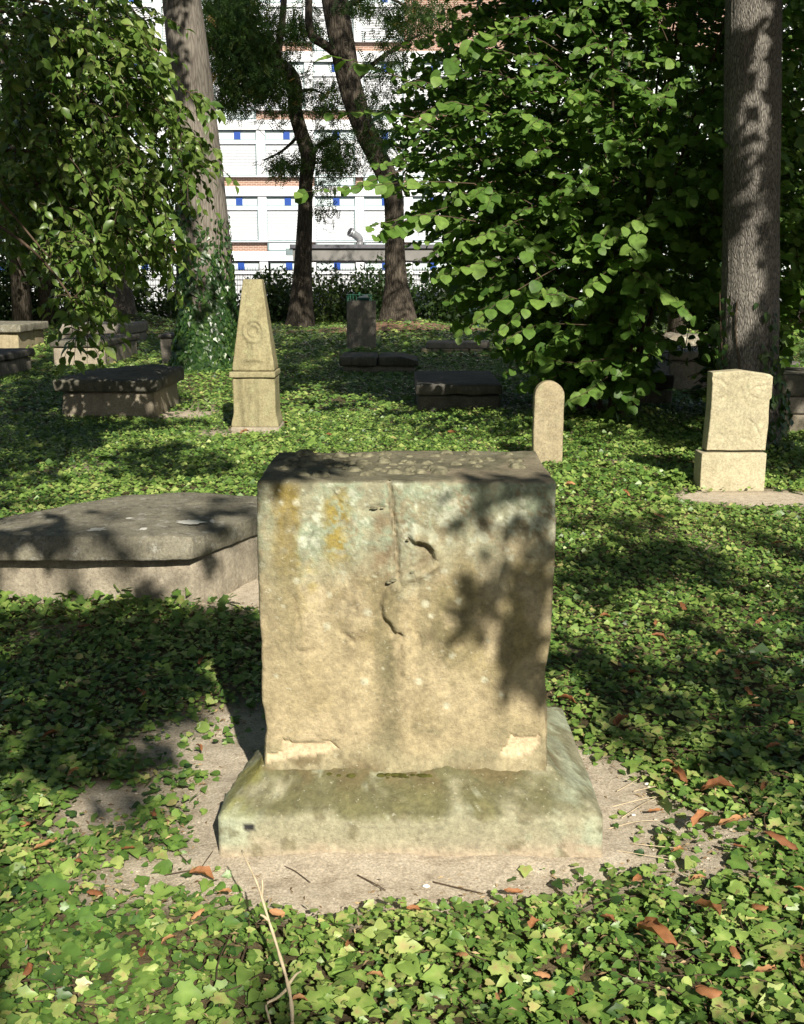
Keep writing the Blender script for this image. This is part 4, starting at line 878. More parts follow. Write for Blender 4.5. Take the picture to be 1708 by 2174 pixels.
# things that stand in full sun: nothing may hang in the ray between them and the sun
LIT = []
def lit(p, r): LIT.append((*p, r))
for py in range(600, 920, 25): lit((G(540, 920)[0], 11.45, P(540, py, 11.4)[2]), .30)
for z_ in np.arange(.05, 1.0, .15):
    for dx in (-.2, .1, .3): lit((hx+dx, 8.2, z_), .22)
for z_ in np.arange(.05, .8, .15): lit((sx_, 9.35, z_), .22)
for px in range(545, 940, 45):
    for py in range(1020, 1700, 50):
        if not (px > 880 and 1200 < py < 1480): a = Fz(px, py); lit((a[0], DFY, a[1]), .055)
for px in range(500, 1250, 60): a = G(px, 1700, .15); lit((a[0], 2.82, .13), .05)
for z_ in np.arange(2.0, 7.5, .35): lit((LT[0]+.12, LT[1]-.4, z_), .36)
for z_ in np.arange(1.15, 4.1, .1): lit((RT[0]-.21, RT[1]-.2, z_), .075); lit((RT[0]-.13, RT[1]-.22, z_), .08)
for (px, py, Y_, r) in ((700, 130, 11, .35), (760, 400, 11, .5), (850, 440, 10.8, .5), (950, 540, 10.8, .35), (1060, 680, 10.8, .35), (1020, 200, 11, .9), (1150, 250, 11, .9), (1250, 180, 11, .8), (1060, 420, 11, .5), (1200, 560, 11, .3), (1270, 590, 10.4, .22), (1350, 500, 10.4, .22), (1440, 640, 10.3, .25), (1250, 830, 10.4, .18), (1090, 730, 10.3, .25), (1380, 200, 10.6, .4), (1450, 100, 10.6, .3), (120, 520, 10.4, .35), (180, 640, 10.4, .35), (230, 280, 11, .5), (300, 180, 11, .4), (400, 300, 11, .3), (170, 330, 11, .3)): lit(P(px, py, Y_), r)
lit((-6.0, 20.1, .3), .5); lit((-9.2, 24.6, .3), .5); lit((-3.05, 12.9, .3), .22)
LIT = np.array(LIT)
def ray_lit(Q):
    d = Q[:, None, :] - LIT[None, :, :3]; t = d @ SUN; perp = np.linalg.norm(d - t[..., None]*SUN, axis=2)
    bx_, by_, bd = proj(Q); return ~((perp < LIT[None, :, 3]) & (t > .5)).any(1) & ~((bd > .2) & (bx_ > -110) & (bx_ < W0+110) & (by_ > -60))
def ray_ok(Q, lamb=1.0):
    """leaf positions whose shadow misses everything that is sunlit in the photograph"""
    ok = np.ones(len(Q), bool)
    for a in range(0, len(Q), 4000):
        d = Q[a:a+4000, None, :] - LIT[None, :, :3]; t = d @ SUN; perp = np.linalg.norm(d - t[..., None]*SUN, axis=2); ok[a:a+4000] = ~((perp < LIT[None, :, 3]) & (t > .5)).any(1)
    t = Q[:, 2]/SUN[2]; gp = Q - t[:, None]*SUN; px, py, d = proj(gp)
    inside = (d > 1) & (px > -60) & (px < W0+60) & (py < H0+80)
    dens = shade_at(px, py); ok &= ~inside | (RNG.random(len(Q)) < dens*lamb*.55)
    bx_, by_, bd = proj(Q); vis = (bd > .2) & (bx_ > -110) & (bx_ < W0+110) & (by_ > -90) & (by_ < H0+200)
    near = (np.linalg.norm(Q - np.array([0, 0, EYE]), axis=1) < 1.3)
    return ok & ~vis & ~near
CROWNS = {}
def crown_for(key): return CROWNS.setdefault(key, Leaves())
def add_canopy(key, Q, size=.15):
    if len(Q) == 0: return
    n_ = len(Q); up = unit(rnd(n_, .5) + np.array([0, 0, .7]) + SUN*.7); d = unit(rnd(n_) + [0, 0, -.4])
    crown_for(key).add(Q, d, up, size*RNG.uniform(.7, 1.25, n_), RNG.random(n_))
def clumps(centers, rad, per): 
    C_ = np.repeat(centers, per, 0); return C_ + rnd(len(C_), 1.)*np.asarray(rad)
# 1. broad crowns well above the picture, widened and added to cut sky light
CROWN_DEF = {'R': (RT + [0., 1., 10.5], (5.2, 6., 3.8), 1100), 'L': (LT + [.5, -1., 13.5], (6.5, 6.5, 4.4), 1300), 'B1': (np.array([-4.0, -3.2, 8.0]), (4.2, 4., 3.2), 800), 'B2': (np.array([5.0, -4.2, 8.4]), (4.4, 4., 3.4), 800),
             'B3': (np.array([.5, -14., 8.5]), (7.5, 5., 5.5), 1200), 'S1': (np.array([-11., 6.5, 7.]), (4., 6.5, 5.), 900), 'S2': (np.array([12., 7., 7.]), (4.2, 6.5, 5.), 900)}
for k, (c, r, n_) in CROWN_DEF.items():
    u = unit(rnd(n_))*(RNG.random((n_, 1))**.45); Q = clumps(c + u*np.array(r), (.30, .30, .18), 13); Q = Q[Q[:, 2] > 2.6]; add_canopy(k, Q[ray_ok(Q)], .25)
# 2. lower boughs that throw the dapples seen on the ground
for (x, y, rx, ry, c) in SHADE:
    g0 = G(x, y); ex = abs(G(x+rx, y)[0]-g0[0]); y1 = G(x, max(y-ry, 640))[1]; y0 = G(x, y+ry)[1]
    areaS = math.pi/4*(2*ex)*(y1-y0)*.562; n_ = int(min(4200, areaS*200*c))
    u = RNG.uniform(-1, 1, (n_*2, 2)); u = u[np.hypot(u[:, 0], u[:, 1]) < 1]; gx_ = g0[0]+u[:, 0]*ex; gy_ = (y0+y1)/2+u[:, 1]*(y1-y0)/2
    ncl = max(3, len(u)//14); sel = RNG.integers(0, ncl, len(u)); gx_ = gx_[sel] + RNG.normal(0, .13, len(u)); gy_ = gy_[sel] + RNG.normal(0, .2, len(u))
    Tm = np.repeat(RNG.uniform(5.2, 6.8, ncl), 1)[sel] + RNG.normal(0, .12, len(u)) + np.maximum(0, (gy_-5))*.52
    Q = np.c_[gx_, gy_, np.zeros(len(u))] + Tm[:, None]*SUN
    ok = ray_ok(Q, 2.2); Q = Q[ok]
    add_canopy('B1' if x < 500 and y > 1000 else ('B2' if y > 1000 else ('L' if x < 600 else 'R')), Q, .185)
# boughs shading the pedestal's right side and the grey trunk
for (px, py, r, n_) in ((1150, 1055, .028, 2), (1105, 1075, .04, 4), (1010, 1070, .03, 3), (1000, 1110, .03, 2), (1130, 1110, .03, 2), (1075, 1185, .05, 4), (1120, 1200, .05, 4), (1150, 1240, .05, 6), (1010, 1250, .05, 4), (975, 1300, .05, 5), (965, 1335, .035, 3), (1045, 1290, .06, 5), (1100, 1310, .07, 8), (1140, 1330, .06, 7), (1130, 1390, .055, 6), (1160, 1420, .045, 4), (1100, 1440, .03, 2), (1160, 1290, .05, 4), (1060, 1170, .03, 2), (1000, 1370, .02, 1), (1168, 1480, .03, 2), (1090, 1020, .03, 3), (960, 1010, .03, 1), (1140, 1150, .05, 3), (1170, 1180, .04, 3), (1120, 1260, .07, 6), (1070, 1330, .06, 5), (1150, 1370, .05, 5), (1020, 1290, .05, 4), (1060, 1045, .03, 3), (1130, 1035, .04, 4), (1175, 1075, .03, 3), (1110, 1400, .05, 5), (1150, 1450, .04, 4), (1090, 1365, .05, 4), (1030, 1225, .04, 3), (990, 1040, .04, 4), (1150, 1010, .05, 5), (1040, 1010, .04, 3)):
    a = Fz(px, py); c_ = np.array([a[0], DFY, a[1]]); k_ = max(1, int(n_*1.65))
    Q = c_ + SUN*(4.3+RNG.uniform(-.25, .25, (k_, 1))) + rnd(k_, r*.6); add_canopy('B2', Q, .078)
for z_ in np.arange(.8, 5.2, .12):
    for dx in (-.22, .05, .11, .17, .23, .28):
        if dx < 0 and 1.2 < z_ < 3.9: continue
        Q = np.array([RT[0]+dx, RT[1]-.2, z_]) + SUN*RNG.uniform(7, 15.0) + rnd(12, .06); add_canopy('B2', Q[ray_lit(Q)], .12)
def shade_boughs(key, targets, tmin, tmax, size):  # adds leaf clumps up the sun ray to put the targets in shade
    for (px, py, Y_, r, n_) in targets:
        Q = P(px, py, Y_) + SUN*RNG.uniform(tmin, tmax, (n_, 1)) + rnd(n_, 1.)*r; add_canopy(key, Q[ray_lit(Q)], size)
shade_boughs('R', [(x, y, 10.6, .30, 30) for x in range(1190, 1540, 70) for y in range(330, 860, 75)] + [(x, y, 10.6, .3, 40) for x in (1420, 1500) for y in range(40, 330, 80)] + [(x, y, 10.8, .25, 40) for x in (960, 1050, 1130) for y in (780, 840)], 5.5, 9.5, .15)
shade_boughs('L', [(x, y, 35, 1.0, 60) for x in (460, 520, 580, 640) for y in (0, 60, 120, 180)] + [(x, y, 35, .8, 40) for x in (690, 780, 850) for y in (30, 120, 210, 300)], 15, 20, .24)
shade_boughs('B1', [(x, y, 11.2, .22, 34) for x in (0, 45, 90, 135) for y in range(0, 700, 60)] + [(x, y, 11.0, .16, 22) for x, y in ((150, 60), (240, 120), (330, 60), (130, 200), (370, 200), (280, 350), (140, 420), (330, 460), (390, 420), (240, 480), (300, 540), (340, 330), (70, 600), (210, 430))], 6.5, 12.5, .15)
shade_boughs('L', [(x, y, 38.5, .9, 45) for x in range(0, 640, 60) for y in (560, 610, 660)], 22, 30, .3)
shade_boughs('R', [(x, y, 38.5, .9, 45) for x in range(640, 1260, 60) for y in (560, 610, 660)], 22, 30, .3)
# leaf clumps added to the left crown, set to shade the crooked and forked trunks
for (x_, y_, sl) in ((TA[0], TA[1], -.12), (TB[0], TB[1], -.22), (TA[0]-1, TA[1], -.3)):
    for z_ in np.arange(.2, 11, .3):
        Q = np.array([x_ + sl*max(0, z_-4), y_, z_]) + SUN*RNG.uniform(14, 19) + rnd(30, 1.)*[.45, .5, .3]; add_canopy('L', Q[ray_lit(Q)], .2)

# ================================================================== TREES
def limbs(root, start, Q, mat, seed, n_=9, r0=.12):
    """boughs from the fork out to the densest parts of the crown"""
    rl_ = np.random.default_rng(seed)
    if len(Q) == 0: return
    for k in range(n_):
        e = Q[rl_.integers(len(Q))]; mid = start*.45 + e*.55 + rl_.normal(0, .3, 3) + [0, 0, .35]
        pth = smooth_path([start, mid, e], 12); px_, py_, d_ = proj(pth)
        if not ray_lit(pth).all(): continue
        if ((d_ > .3) & (px_ > -40) & (px_ < W0+40) & (py_ > -30)).any() or (np.linalg.norm(pth-np.array([0, 0, EYE]), axis=1) < 1.2).any(): continue
        V, F = tube(pth, np.linspace(r0, .012, 12), 6); obj('bough', V, F, mat, root)
def crown_parts(root, key, start, mat, seed, n_=12, r0=.12):
    L_ = CROWNS[key]; p, R, s, t = L_.cat(); limbs(root, np.asarray(start, float), p, mat, seed, n_, r0); L_.build(root, T_DIA, CANOPY, mass='crown')
# left tree: leaning trunk
lt = thing('tree', 'tall smooth-barked leaning tree with ivy round its foot, left', 'tree', LT)
lp = [LT+[.0, 0, -.3], P(443, 790, LT[1]), P(441, 700, LT[1]), P(437, 560, LT[1]), P(430, 440, LT[1]), P(414, 250, LT[1]), P(398, 100, LT[1]), P(386, 0, LT[1]), P(370, -120, LT[1]), P(350, -300, LT[1])]
lr = [.58, .50, .44, .425, .40, .345, .32, .30, .28, .22]; pth = smooth_path(lp, 110); V, F = tube(pth, np.interp(np.linspace(0, 1, 110), np.linspace(0, 1, 10), lr), 40, True, fluted(4, 0, .10, .6, .03)); obj('trunk', V, F, BARK_SMOOTH, lt)
crown_parts(lt, 'L', lp[-1], BARK_SMOOTH, 1, 14, .14)
LPATH = (pth, np.interp(np.linspace(0, 1, 110), np.linspace(0, 1, 10), lr))
# right tree: straight grey trunk
rt = thing('tree', 'straight grey-barked trunk at right, ivy at its foot', 'tree', RT)
rp = [RT+[0, 0, -.3], RT+[0, 0, .15], RT+[-.03, 0, .7], P(1593, 620, RT[1]), P(1597, 300, RT[1]), P(1600, 0, RT[1]), P(1601, -200, RT[1]), P(1604, -700, RT[1])]
rr_ = [.33, .29, .262, .248, .238, .232, .225, .19]; pth = smooth_path(rp, 260); rad = np.interp(np.linspace(0, 1, 260), np.linspace(0, 1, 8), rr_)
V, F = tube(pth, rad, 132, True, fluted(9, 0, .08, .5, .022, .09)); obj('trunk', V, F, BARK_GREY, rt); RPATH = (pth, rad)
crown_parts(rt, 'R', rp[-1], BARK_GREY, 2, 14, .13)
for key, pos, lab, sd_ in (('B1', np.array([-4.2, -3.6, 0]), 'chestnut tree standing behind the viewpoint, left, shading the lawn', 3), ('B2', np.array([5.2, -4.6, 0]), 'chestnut tree standing behind the viewpoint, right, shading the pedestal', 4), ('B3', np.array([.5, -14.5, 0]), 'added tall broad tree far behind the viewpoint, screening off sky light', 5), ('S1', np.array([-11.5, 6.5, 0]), 'added broad tree outside the picture on the left, screening off side sky', 6), ('S2', np.array([12.5, 7., 0]), 'added broad tree outside the picture on the right, screening off side sky', 7)):  # the far rear tree and both side trees are added to block sky light
    tr = thing('tree', lab, 'tree', pos); pt = [pos+[0, 0, -.3], pos+[.05, 0, 1.5], pos+[.0, .1, 3.2], pos+[.1, .2, 5.2], pos+[.1, .3, 7.5]]
    V, F = tube(smooth_path(pt, 40), np.linspace(.36, .12, 40), 20, True, fluted(sd_, 0)); obj('trunk', V, F, BARK_DARK, tr); crown_parts(tr, key, pt[3], BARK_DARK, sd_, 22, .09)

# climbing ivy
def climb(path, rad, zmax_fn, n_, root_name, label, size, seed, zmin=0.):
    g_ = np.random.default_rng(seed); t = thing(root_name, label, 'ivy', tuple(path[0]*[1, 1, 0]))
    z = g_.random(n_)**1.5*3.6; th = g_.uniform(0, 2*math.pi, n_); 
    keep = g_.random(n_) < zmax_fn(th, z); z, th = z[keep], th[keep]; zi = np.interp(z, path[:, 2], np.arange(len(path))); k = zi.astype(int)
    c = path[k]; r = rad[k]*(1 + .16*np.exp(-z/.6)) + .015 + .10*g_.random(len(z))*np.exp(-z/1.1); nrm = np.c_[np.cos(th), np.sin(th), np.zeros(len(z))]; p = c + nrm*r[:, None]; p[:, 2] = z
    d = unit(np.c_[-np.sin(th)*g_.normal(0, .6, len(z)), np.cos(th)*g_.normal(0, .6, len(z)), -np.ones(len(z))]); up = unit(nrm + g_.normal(0, .35, (len(z), 3)) + [0, 0, .35])
    L_ = Leaves(); L_.add(p, d, up, size*g_.uniform(.6, 1.25, len(z)), g_.random(len(z))*.85)
    for j in range(6):
        a = g_.uniform(0, 6.28); zz = np.linspace(0, g_.uniform(.5, 1.5), 14); a_ = a + .25*np.sin(zz*3+j); kk = np.clip(np.interp(zz, path[:, 2], np.arange(len(path))), 0, len(path)-1).astype(int)
        V, F = tube(np.c_[path[kk, 0]+(rad[kk]*1.03+.01)*np.cos(a_), path[kk, 1]+(rad[kk]*1.03+.01)*np.sin(a_), zz], .006, 5); obj('stem', V, F, TWIG, t)
    L_.build(t, T_IVY3, IVYT, mass='foliage')
climb(*LPATH, lambda th, z: sst(1.75, 1.0, z + .40*np.sin(th*3+1) + .2*np.sin(th*7)) + .6*sst(3.5, 2.5, z)*sst(.2, .75, -np.cos(th)) + .28*sst(2.8, 1.9, z), 14000, 'climbing_ivy', 'dense dark ivy wrapped round the foot of the leaning left tree', .085, 5)
climb(*RPATH, lambda th, z: .55*sst(.95, .35, z + .3*np.sin(th*2+1)) + .42*sst(1.6, 1.0, z)*(np.sin(th*4+.5) > .0), 2600, 'climbing_ivy', 'sparse ivy creeping up the grey trunk behind the pale headstone', .075, 6)

# central dark trees
def bent_tree(root_loc, label, pts, widths, Y_, mat, seed, extra=()):
    t = thing('tree', label, 'tree', root_loc); pth = smooth_path([np.array(root_loc)+[0, 0, -.4]] + [P(x, y, Y_) for x, y in pts], 80); px_m = FOC/zc(Y_, 3)
    rad = np.interp(np.linspace(0, 1, 80), np.linspace(0, 1, len(widths)), np.array(widths)/px_m/2); V, F = tube(pth, rad, 24, True, fluted(seed, 0, .18, .5, .05)); obj('trunk', V, F, mat, t)
    for e, w0, w1 in extra: q = smooth_path([P(x, y, Y_+dy) for x, y, dy in e], 24); V, F = tube(q, np.linspace(w0, w1, 24)/px_m/2, 10); obj('bough', V, F, mat, t)
    return t
PEARB = BARK_DARK
ta = bent_tree(TA, 'crooked dark trunk with drooping fine foliage, middle of the background', [(640, 650), (644, 560), (648, 460), (650, 383), (655, 330), (640, 283), (627, 233), (627, 187), (617, 158), (588, 134), (560, 108), (530, 60), (500, -20)], [62, 50, 38, 32, 29, 34, 30, 30, 30, 30, 30, 27, 24, 20], 36.0, BARK_DARK, 21,
    [([(590, 134, 0), (592, 100, -.3), (600, 40, -.5), (606, -40, -.5)], 18, 12), ([(655, 330, 0), (690, 300, -.5), (720, 290, -1)], 12, 4), ([(640, 283, 0), (600, 320, .5), (560, 340, 1)], 8, 3), ([(625, 200, 0), (660, 190, .5), (690, 200, 1)], 9, 3), ([(560, 108, 0), (510, 140, -.5), (480, 190, -1)], 10, 3)])
tb = bent_tree(TB, 'leaning forked dark trunk rising behind the shaded upright stone', [(845, 650), (842, 600), (839, 540), (838, 470), (832, 400), (802, 333), (771, 267), (744, 183), (728, 100), (711, 0), (696, -120)], [92, 66, 48, 42, 40, 42, 44, 46, 48, 52, 54, 50], 34.0, BARK_DARK, 22,
    [([(722, 120, 0), (690, 95, -.4), (664, 78, -.6), (656, 45, -.7), (657, -30, -.7)], 20, 14), ([(744, 183, 0), (800, 130, .5), (860, 90, 1), (900, 70, 1.5)], 12, 4), ([(715, 20, 0), (800, -10, .5), (880, 20, 1)], 14, 4)])
def pinnate(root, regions, Y_, seed, size=.34, spread=1.6):
    g_ = np.random.default_rng(seed); L_ = Leaves()
    for (x, y, rx, ry, n_) in regions:
        u = g_.normal(0, .45, (n_, 2)); c = np.array([P(x+a*rx, y+b_*ry, Y_+g_.normal(0, spread)) for a, b_ in u])
        d = unit(np.c_[g_.normal(0, .7, n_), g_.normal(0, .7, n_), -np.abs(g_.normal(.75, .35, n_))]); up = unit(g_.normal(0, .6, (n_, 3)) + [0, -.3, .5])
        L_.add(c, d, up, size*g_.uniform(.7, 1.3, n_), np.clip(g_.normal(.35, .25, n_), 0, 1))
    L_.build(root, T_FROND, PINN, mass='crown')
pinnate(ta, [(500, 70, 90, 100, 2900), (540, 160, 90, 70, 1400), (490, 205, 45, 45, 300), (640, 60, 60, 60, 420), (610, 200, 70, 60, 260), (690, 210, 50, 60, 260), (610, 350, 50, 24, 150), (600, 340, 40, 20, 60), (700, 300, 50, 40, 220), (715, 335, 55, 40, 380), (480, 10, 80, 40, 500), (690, 390, 40, 25, 60)], 35.2, 31)
pinnate(tb, [(860, 40, 70, 60, 420), (830, 130, 60, 60, 220), (760, 10, 60, 30, 200), (790, 210, 60, 50, 160), (920, 20, 60, 60, 180), (690, 440, 30, 30, 50), (800, 290, 60, 60, 260)], 34.5, 32)
# small background trunks
def small_tree(loc, label, r, hgt, lean, seed, regions=None, Y_=None):
    t = thing('tree', label, 'tree', loc); loc = np.array(loc, float); pth = smooth_path([loc+[0, 0, -.3], loc+[lean*.2, 0, 1], loc+[lean*.6, 0, hgt*.5], loc+[lean, 0, hgt]], 40)
    V, F = tube(pth, np.linspace(r*1.25, r*.6, 40), 20, True, fluted(seed, 0, .5, .35, .08)); obj('trunk', V, F, BARK_SMOOTH, t)
    if regions: pinnate(t, regions, Y_, seed+40, .42, 2.0)
small_tree(TS, 'stout short trunk on a mound behind the left tombs', .42, 7, -.3, 23, [(230, 480, 120, 110, 700), (330, 520, 60, 60, 200), (120, 420, 140, 120, 700), (300, 380, 90, 90, 300)], 37.5)
small_tree((14.0, 37.0, 0), 'slim brown trunk at the right edge beyond the grey tree', .26, 7, .1, 24)
# ================================================================== HAZEL
hz_ = thing('hazel_bush', 'large hazel bush with big round leaves filling the right background', 'bush', BUSH); HL = Leaves(); gH = np.random.default_rng(77); twigs = MB()
def spray(L_, tw, pts, n_, size, g_, facing=.55, wob=.45, w0=.006, spread=.10, tint=None):
    """a twig with leaves in two ranks, drooping and turned to the light"""
    q = smooth_path(pts, 9); V, F = tube(q[::2], np.linspace(w0, .002, 5), 3, False); tw.add(V, F)
    u = np.linspace(.12, 1.0, n_)*8; k = np.minimum(u.astype(int), 7); f = (u-k)[:, None]; p = q[k]*(1-f)+q[k+1]*f; T = unit(q[k+1]-q[k])
    side = unit(np.cross(T, [0, 0, 1.])); sg = np.where(np.arange(n_) % 2 == 0, 1, -1)[:, None]
    d = unit(T*.55 + side*sg*.75 + np.array([0, 0, -.45]) + g_.normal(0, .28, (n_, 3)))
    up = unit(SUN*facing + np.array([0, 0, .45]) + g_.normal(0, wob, (n_, 3))); s_ = size*np.clip(np.exp(g_.normal(-.08, .27, n_)), .4, 1.45); s_[-1] *= .75
    L_.add(p + d*(spread*size), d, up, s_, np.clip(g_.normal(.5 if tint is None else tint, .22, n_), 0, 1))
prof_z = [0, .3, .5, 1.1, 1.8, 2.4, 3.5, 4.3, 5.0, 6.4]; prof_r = [.4, .9, 1.15, 1.9, 2.3, 2.75, 2.85, 2.1, 1.7, .7]
for k in range(15):
    a = gH.uniform(0, 6.28); r = gH.uniform(.1, .35); R1 = gH.uniform(.8, 1.7); b0 = BUSH + [r*math.cos(a), r*math.sin(a), -.1]; hgt = gH.uniform(3.5, 6)
    V, F = tube(smooth_path([b0, b0+[.25*R1*math.cos(a), .25*R1*math.sin(a), hgt*.4], b0+[R1*math.cos(a), R1*math.sin(a), hgt]], 16), np.linspace(.035, .010, 16), 7); obj('stem', V, F, TWIG, hz_)
for k in range(4300):
    z = gH.uniform(.25, 6.2) if k < 3000 else gH.uniform(1.8, 4.6); Rm = np.interp(z, prof_z, prof_r); a = gH.uniform(0, 6.28); rr0 = gH.random()**.5*.88; o = BUSH + [.40 + Rm*rr0*math.cos(a)*1.06, Rm*rr0*math.sin(a)*.85, z]
    if gH.random() < .35 and o[1] > BUSH[1]+.8: continue
    ln = gH.uniform(.35, .75); d = np.array([math.cos(a), math.sin(a)*.9, gH.uniform(-.05, .35)]) + gH.normal(0, .35, 3)*[1, 1, .3]; d /= np.linalg.norm(d)
    e = o + d*ln + [0, 0, -.10*ln]; mid = o + d*ln*.5 + [0, 0, .06]
    ax_, ay_, _ = proj(e)
    if 1385 < ax_ < 1545 and 670 < ay_ < 900: continue
    spray(HL, twigs, [o, mid, e], int(6 + ln*9), float(np.clip(.124-.011*z, .084, .118)), gH)
for pts, Y_ in ((((860, 360), (750, 395), (640, 408)), 10.6), (((900, 190), (790, 140), (692, 118)), 10.8), (((880, 250), (800, 236), (705, 238)), 10.8), (((1010, 470), (900, 455), (790, 480)), 10.5), (((1010, 390), (880, 385), (745, 400)), 10.5), (((950, 440), (860, 470), (800, 500)), 10.5),
        (((1180, 540), (1060, 490), (985, 520)), 10.4), (((1180, 560), (1120, 510), (1150, 610)), 10.4), (((1120, 545), (1010, 560), (925, 590)), 10.4), (((1180, 570), (1060, 640), (975, 715)), 10.3), (((1240, 640), (1160, 625), (1065, 700)), 10.3), (((1250, 690), (1140, 690), (1060, 730)), 10.3),
        (((1380, 540), (1310, 560), (1250, 610)), 10.4), (((1330, 560), (1420, 620), (1470, 670)), 10.3), (((1500, 420), (1420, 430), (1330, 480)), 10.4), (((1290, 800), (1250, 830), (1210, 850)), 10.4), (((1300, 760), (1220, 770), (1150, 760)), 10.6), (((1420, 460), (1370, 470), (1340, 530)), 10.3),
        (((1650, 180), (1690, 240), (1700, 330)), 10.8), (((1660, 400), (1690, 520), (1700, 600)), 11.0), (((1060, 250), (960, 215), (880, 250)), 10.6), (((1100, 120), (1000, 110), (930, 160)), 10.6), (((1120, 40), (1040, 60), (990, 110)), 10.6)):
    q = [P(x, y, Y_ + .35*(1-i/2)) for i, (x, y) in enumerate(pts)]; spray(HL, twigs, q, 14, .122, gH, .95, .25, .006, .10, .72)
twigs.build('twigs', TWIG, hz_)['kind'] = 'stuff'; HL.build(hz_, T_ROUND, HAZEL, 300, bulk=T_ROUND_L)
# ================================================================== LEFT LEAFY TREE (trunk beyond the left edge)
OT = np.array([-5.6, 11.6, 0]); ol = thing('tree', 'leafy tree whose drooping oval-leaved boughs hang in from the left', 'tree', OT); OL = Leaves(); tw = MB(); gO = np.random.default_rng(55)
pt = [OT+[0, 0, -.3], OT+[.05, 0, 1.2], OT+[.0, .1, 2.6], OT+[.25, 0, 4.2], OT+[.4, 0, 6.5]]; V, F = tube(smooth_path(pt, 40), np.linspace(.20, .06, 40), 16, True, fluted(61, 0)); obj('trunk', V, F, BARK_DARK, ol)
def bough(a_, b_, c_, r0, r1): V, F = tube(smooth_path([a_, b_, c_], 16), np.linspace(r0, r1, 16), 7); obj('bough', V, F, TWIG, ol)
hub = [pt[2], pt[3]]
for (x1, y1, x2, y2, Y_, r0) in ((-60, 380, 107, 548, 10.4, .02), (30, 500, 175, 660, 10.3, .02), (40, 250, 230, 420, 11.0, .024), (60, 120, 330, 330, 11.2, .024), (80, 40, 380, 250, 11.4, .022), (60, 0, 300, 90, 11.5, .022), (-40, 440, 60, 600, 11.4, .02), (150, 330, 400, 440, 11.0, .02), (200, 420, 380, 520, 11.0, .018)): bough(hub[0]+[0, 0, .3] if y1 > 200 else hub[1], P(x1, y1, Y_), P(x2, y2, Y_-.2), r0, .008)
for (x, y, rx, ry, Y_, sy, n_) in ((150, 170, 165, 190, 11.3, .7, 300), (290, 250, 75, 170, 11.0, .35, 110), (110, 330, 150, 130, 11.4, .7, 200), (60, 450, 90, 90, 11.8, .6, 140), (240, 420, 110, 80, 11.0, .4, 110), (380, 300, 34, 130, 10.8, .2, 30), (140, 560, 60, 70, 10.3, .2, 46), (170, 660, 34, 45, 10.2, .12, 22), (240, 500, 70, 45, 10.9, .3, 34), (330, 520, 34, 34, 10.9, .3, 10), (60, 60, 110, 90, 11.5, .7, 110), (220, 40, 90, 70, 11.3, .6, 70)):
    for k in range(n_):
        a, b_ = gO.uniform(-1, 1, 2); 
        if a*a+b_*b_ > 1.05: continue
        o = P(x+a*rx, y+b_*ry, Y_+gO.normal(0, sy)); d = np.array([gO.normal(.55, .5), gO.normal(-.25, .5), gO.normal(-.35, .4)]); d /= np.linalg.norm(d); ln = gO.uniform(.25, .5)
        spray(OL, tw, [o, o+d*ln*.5+[0, 0, .03], o+d*ln+[0, 0, -.10]], int(6+ln*12), .112, gO, .5, .55, .006, .15)
tw.build('twigs', TWIG, ol)['kind'] = 'stuff'; OL.build(ol, T_OVAL, PEAR, 300)
# ================================================================== BACKGROUND SHRUBS
def shrub(x, y, w_, h_, label, n_, seed, size=.11, tint=.35, stems=7):
    g_ = np.random.default_rng(seed); t = thing('shrub', label, 'shrub', (x, y, 0), 'shrubs along the fence'); L_ = Leaves()
    u = unit(g_.normal(0, 1, (n_, 3)))*(g_.random((n_, 1))**.38); u[:, 2] = np.abs(u[:, 2])*1.0
    lump = 1 + .55*fbm(u*2.3 + seed, 3, seed)*2; p = np.array([x, y, .05]) + u*lump[:, None]*[w_/2, w_/2.4, h_]; p[:, 2] = np.maximum(p[:, 2], .05)
    L_.add(p, unit(g_.normal(0, 1, (n_, 3)) + [0, 0, -.2]), unit(g_.normal(0, .55, (n_, 3)) + [0, -.3, .7]), 1.35*size*g_.uniform(.6, 1.3, n_), np.clip(g_.normal(tint, .22, n_), 0, 1))
    for k in range(stems): a = g_.uniform(0, 6.28); V, F = tube(smooth_path([(x+.1*math.cos(a), y+.1*math.sin(a), -.1), (x+.2*w_*math.cos(a), y+.2*w_*math.sin(a), h_*.5), (x+.38*w_*math.cos(a), y+.3*w_*math.sin(a), h_*.9)], 8), np.linspace(.03, .008, 8), 5); obj('stem', V, F, TWIG, t)
    L_.build(t, T_SIMPLE, SHRUB, mass='foliage')
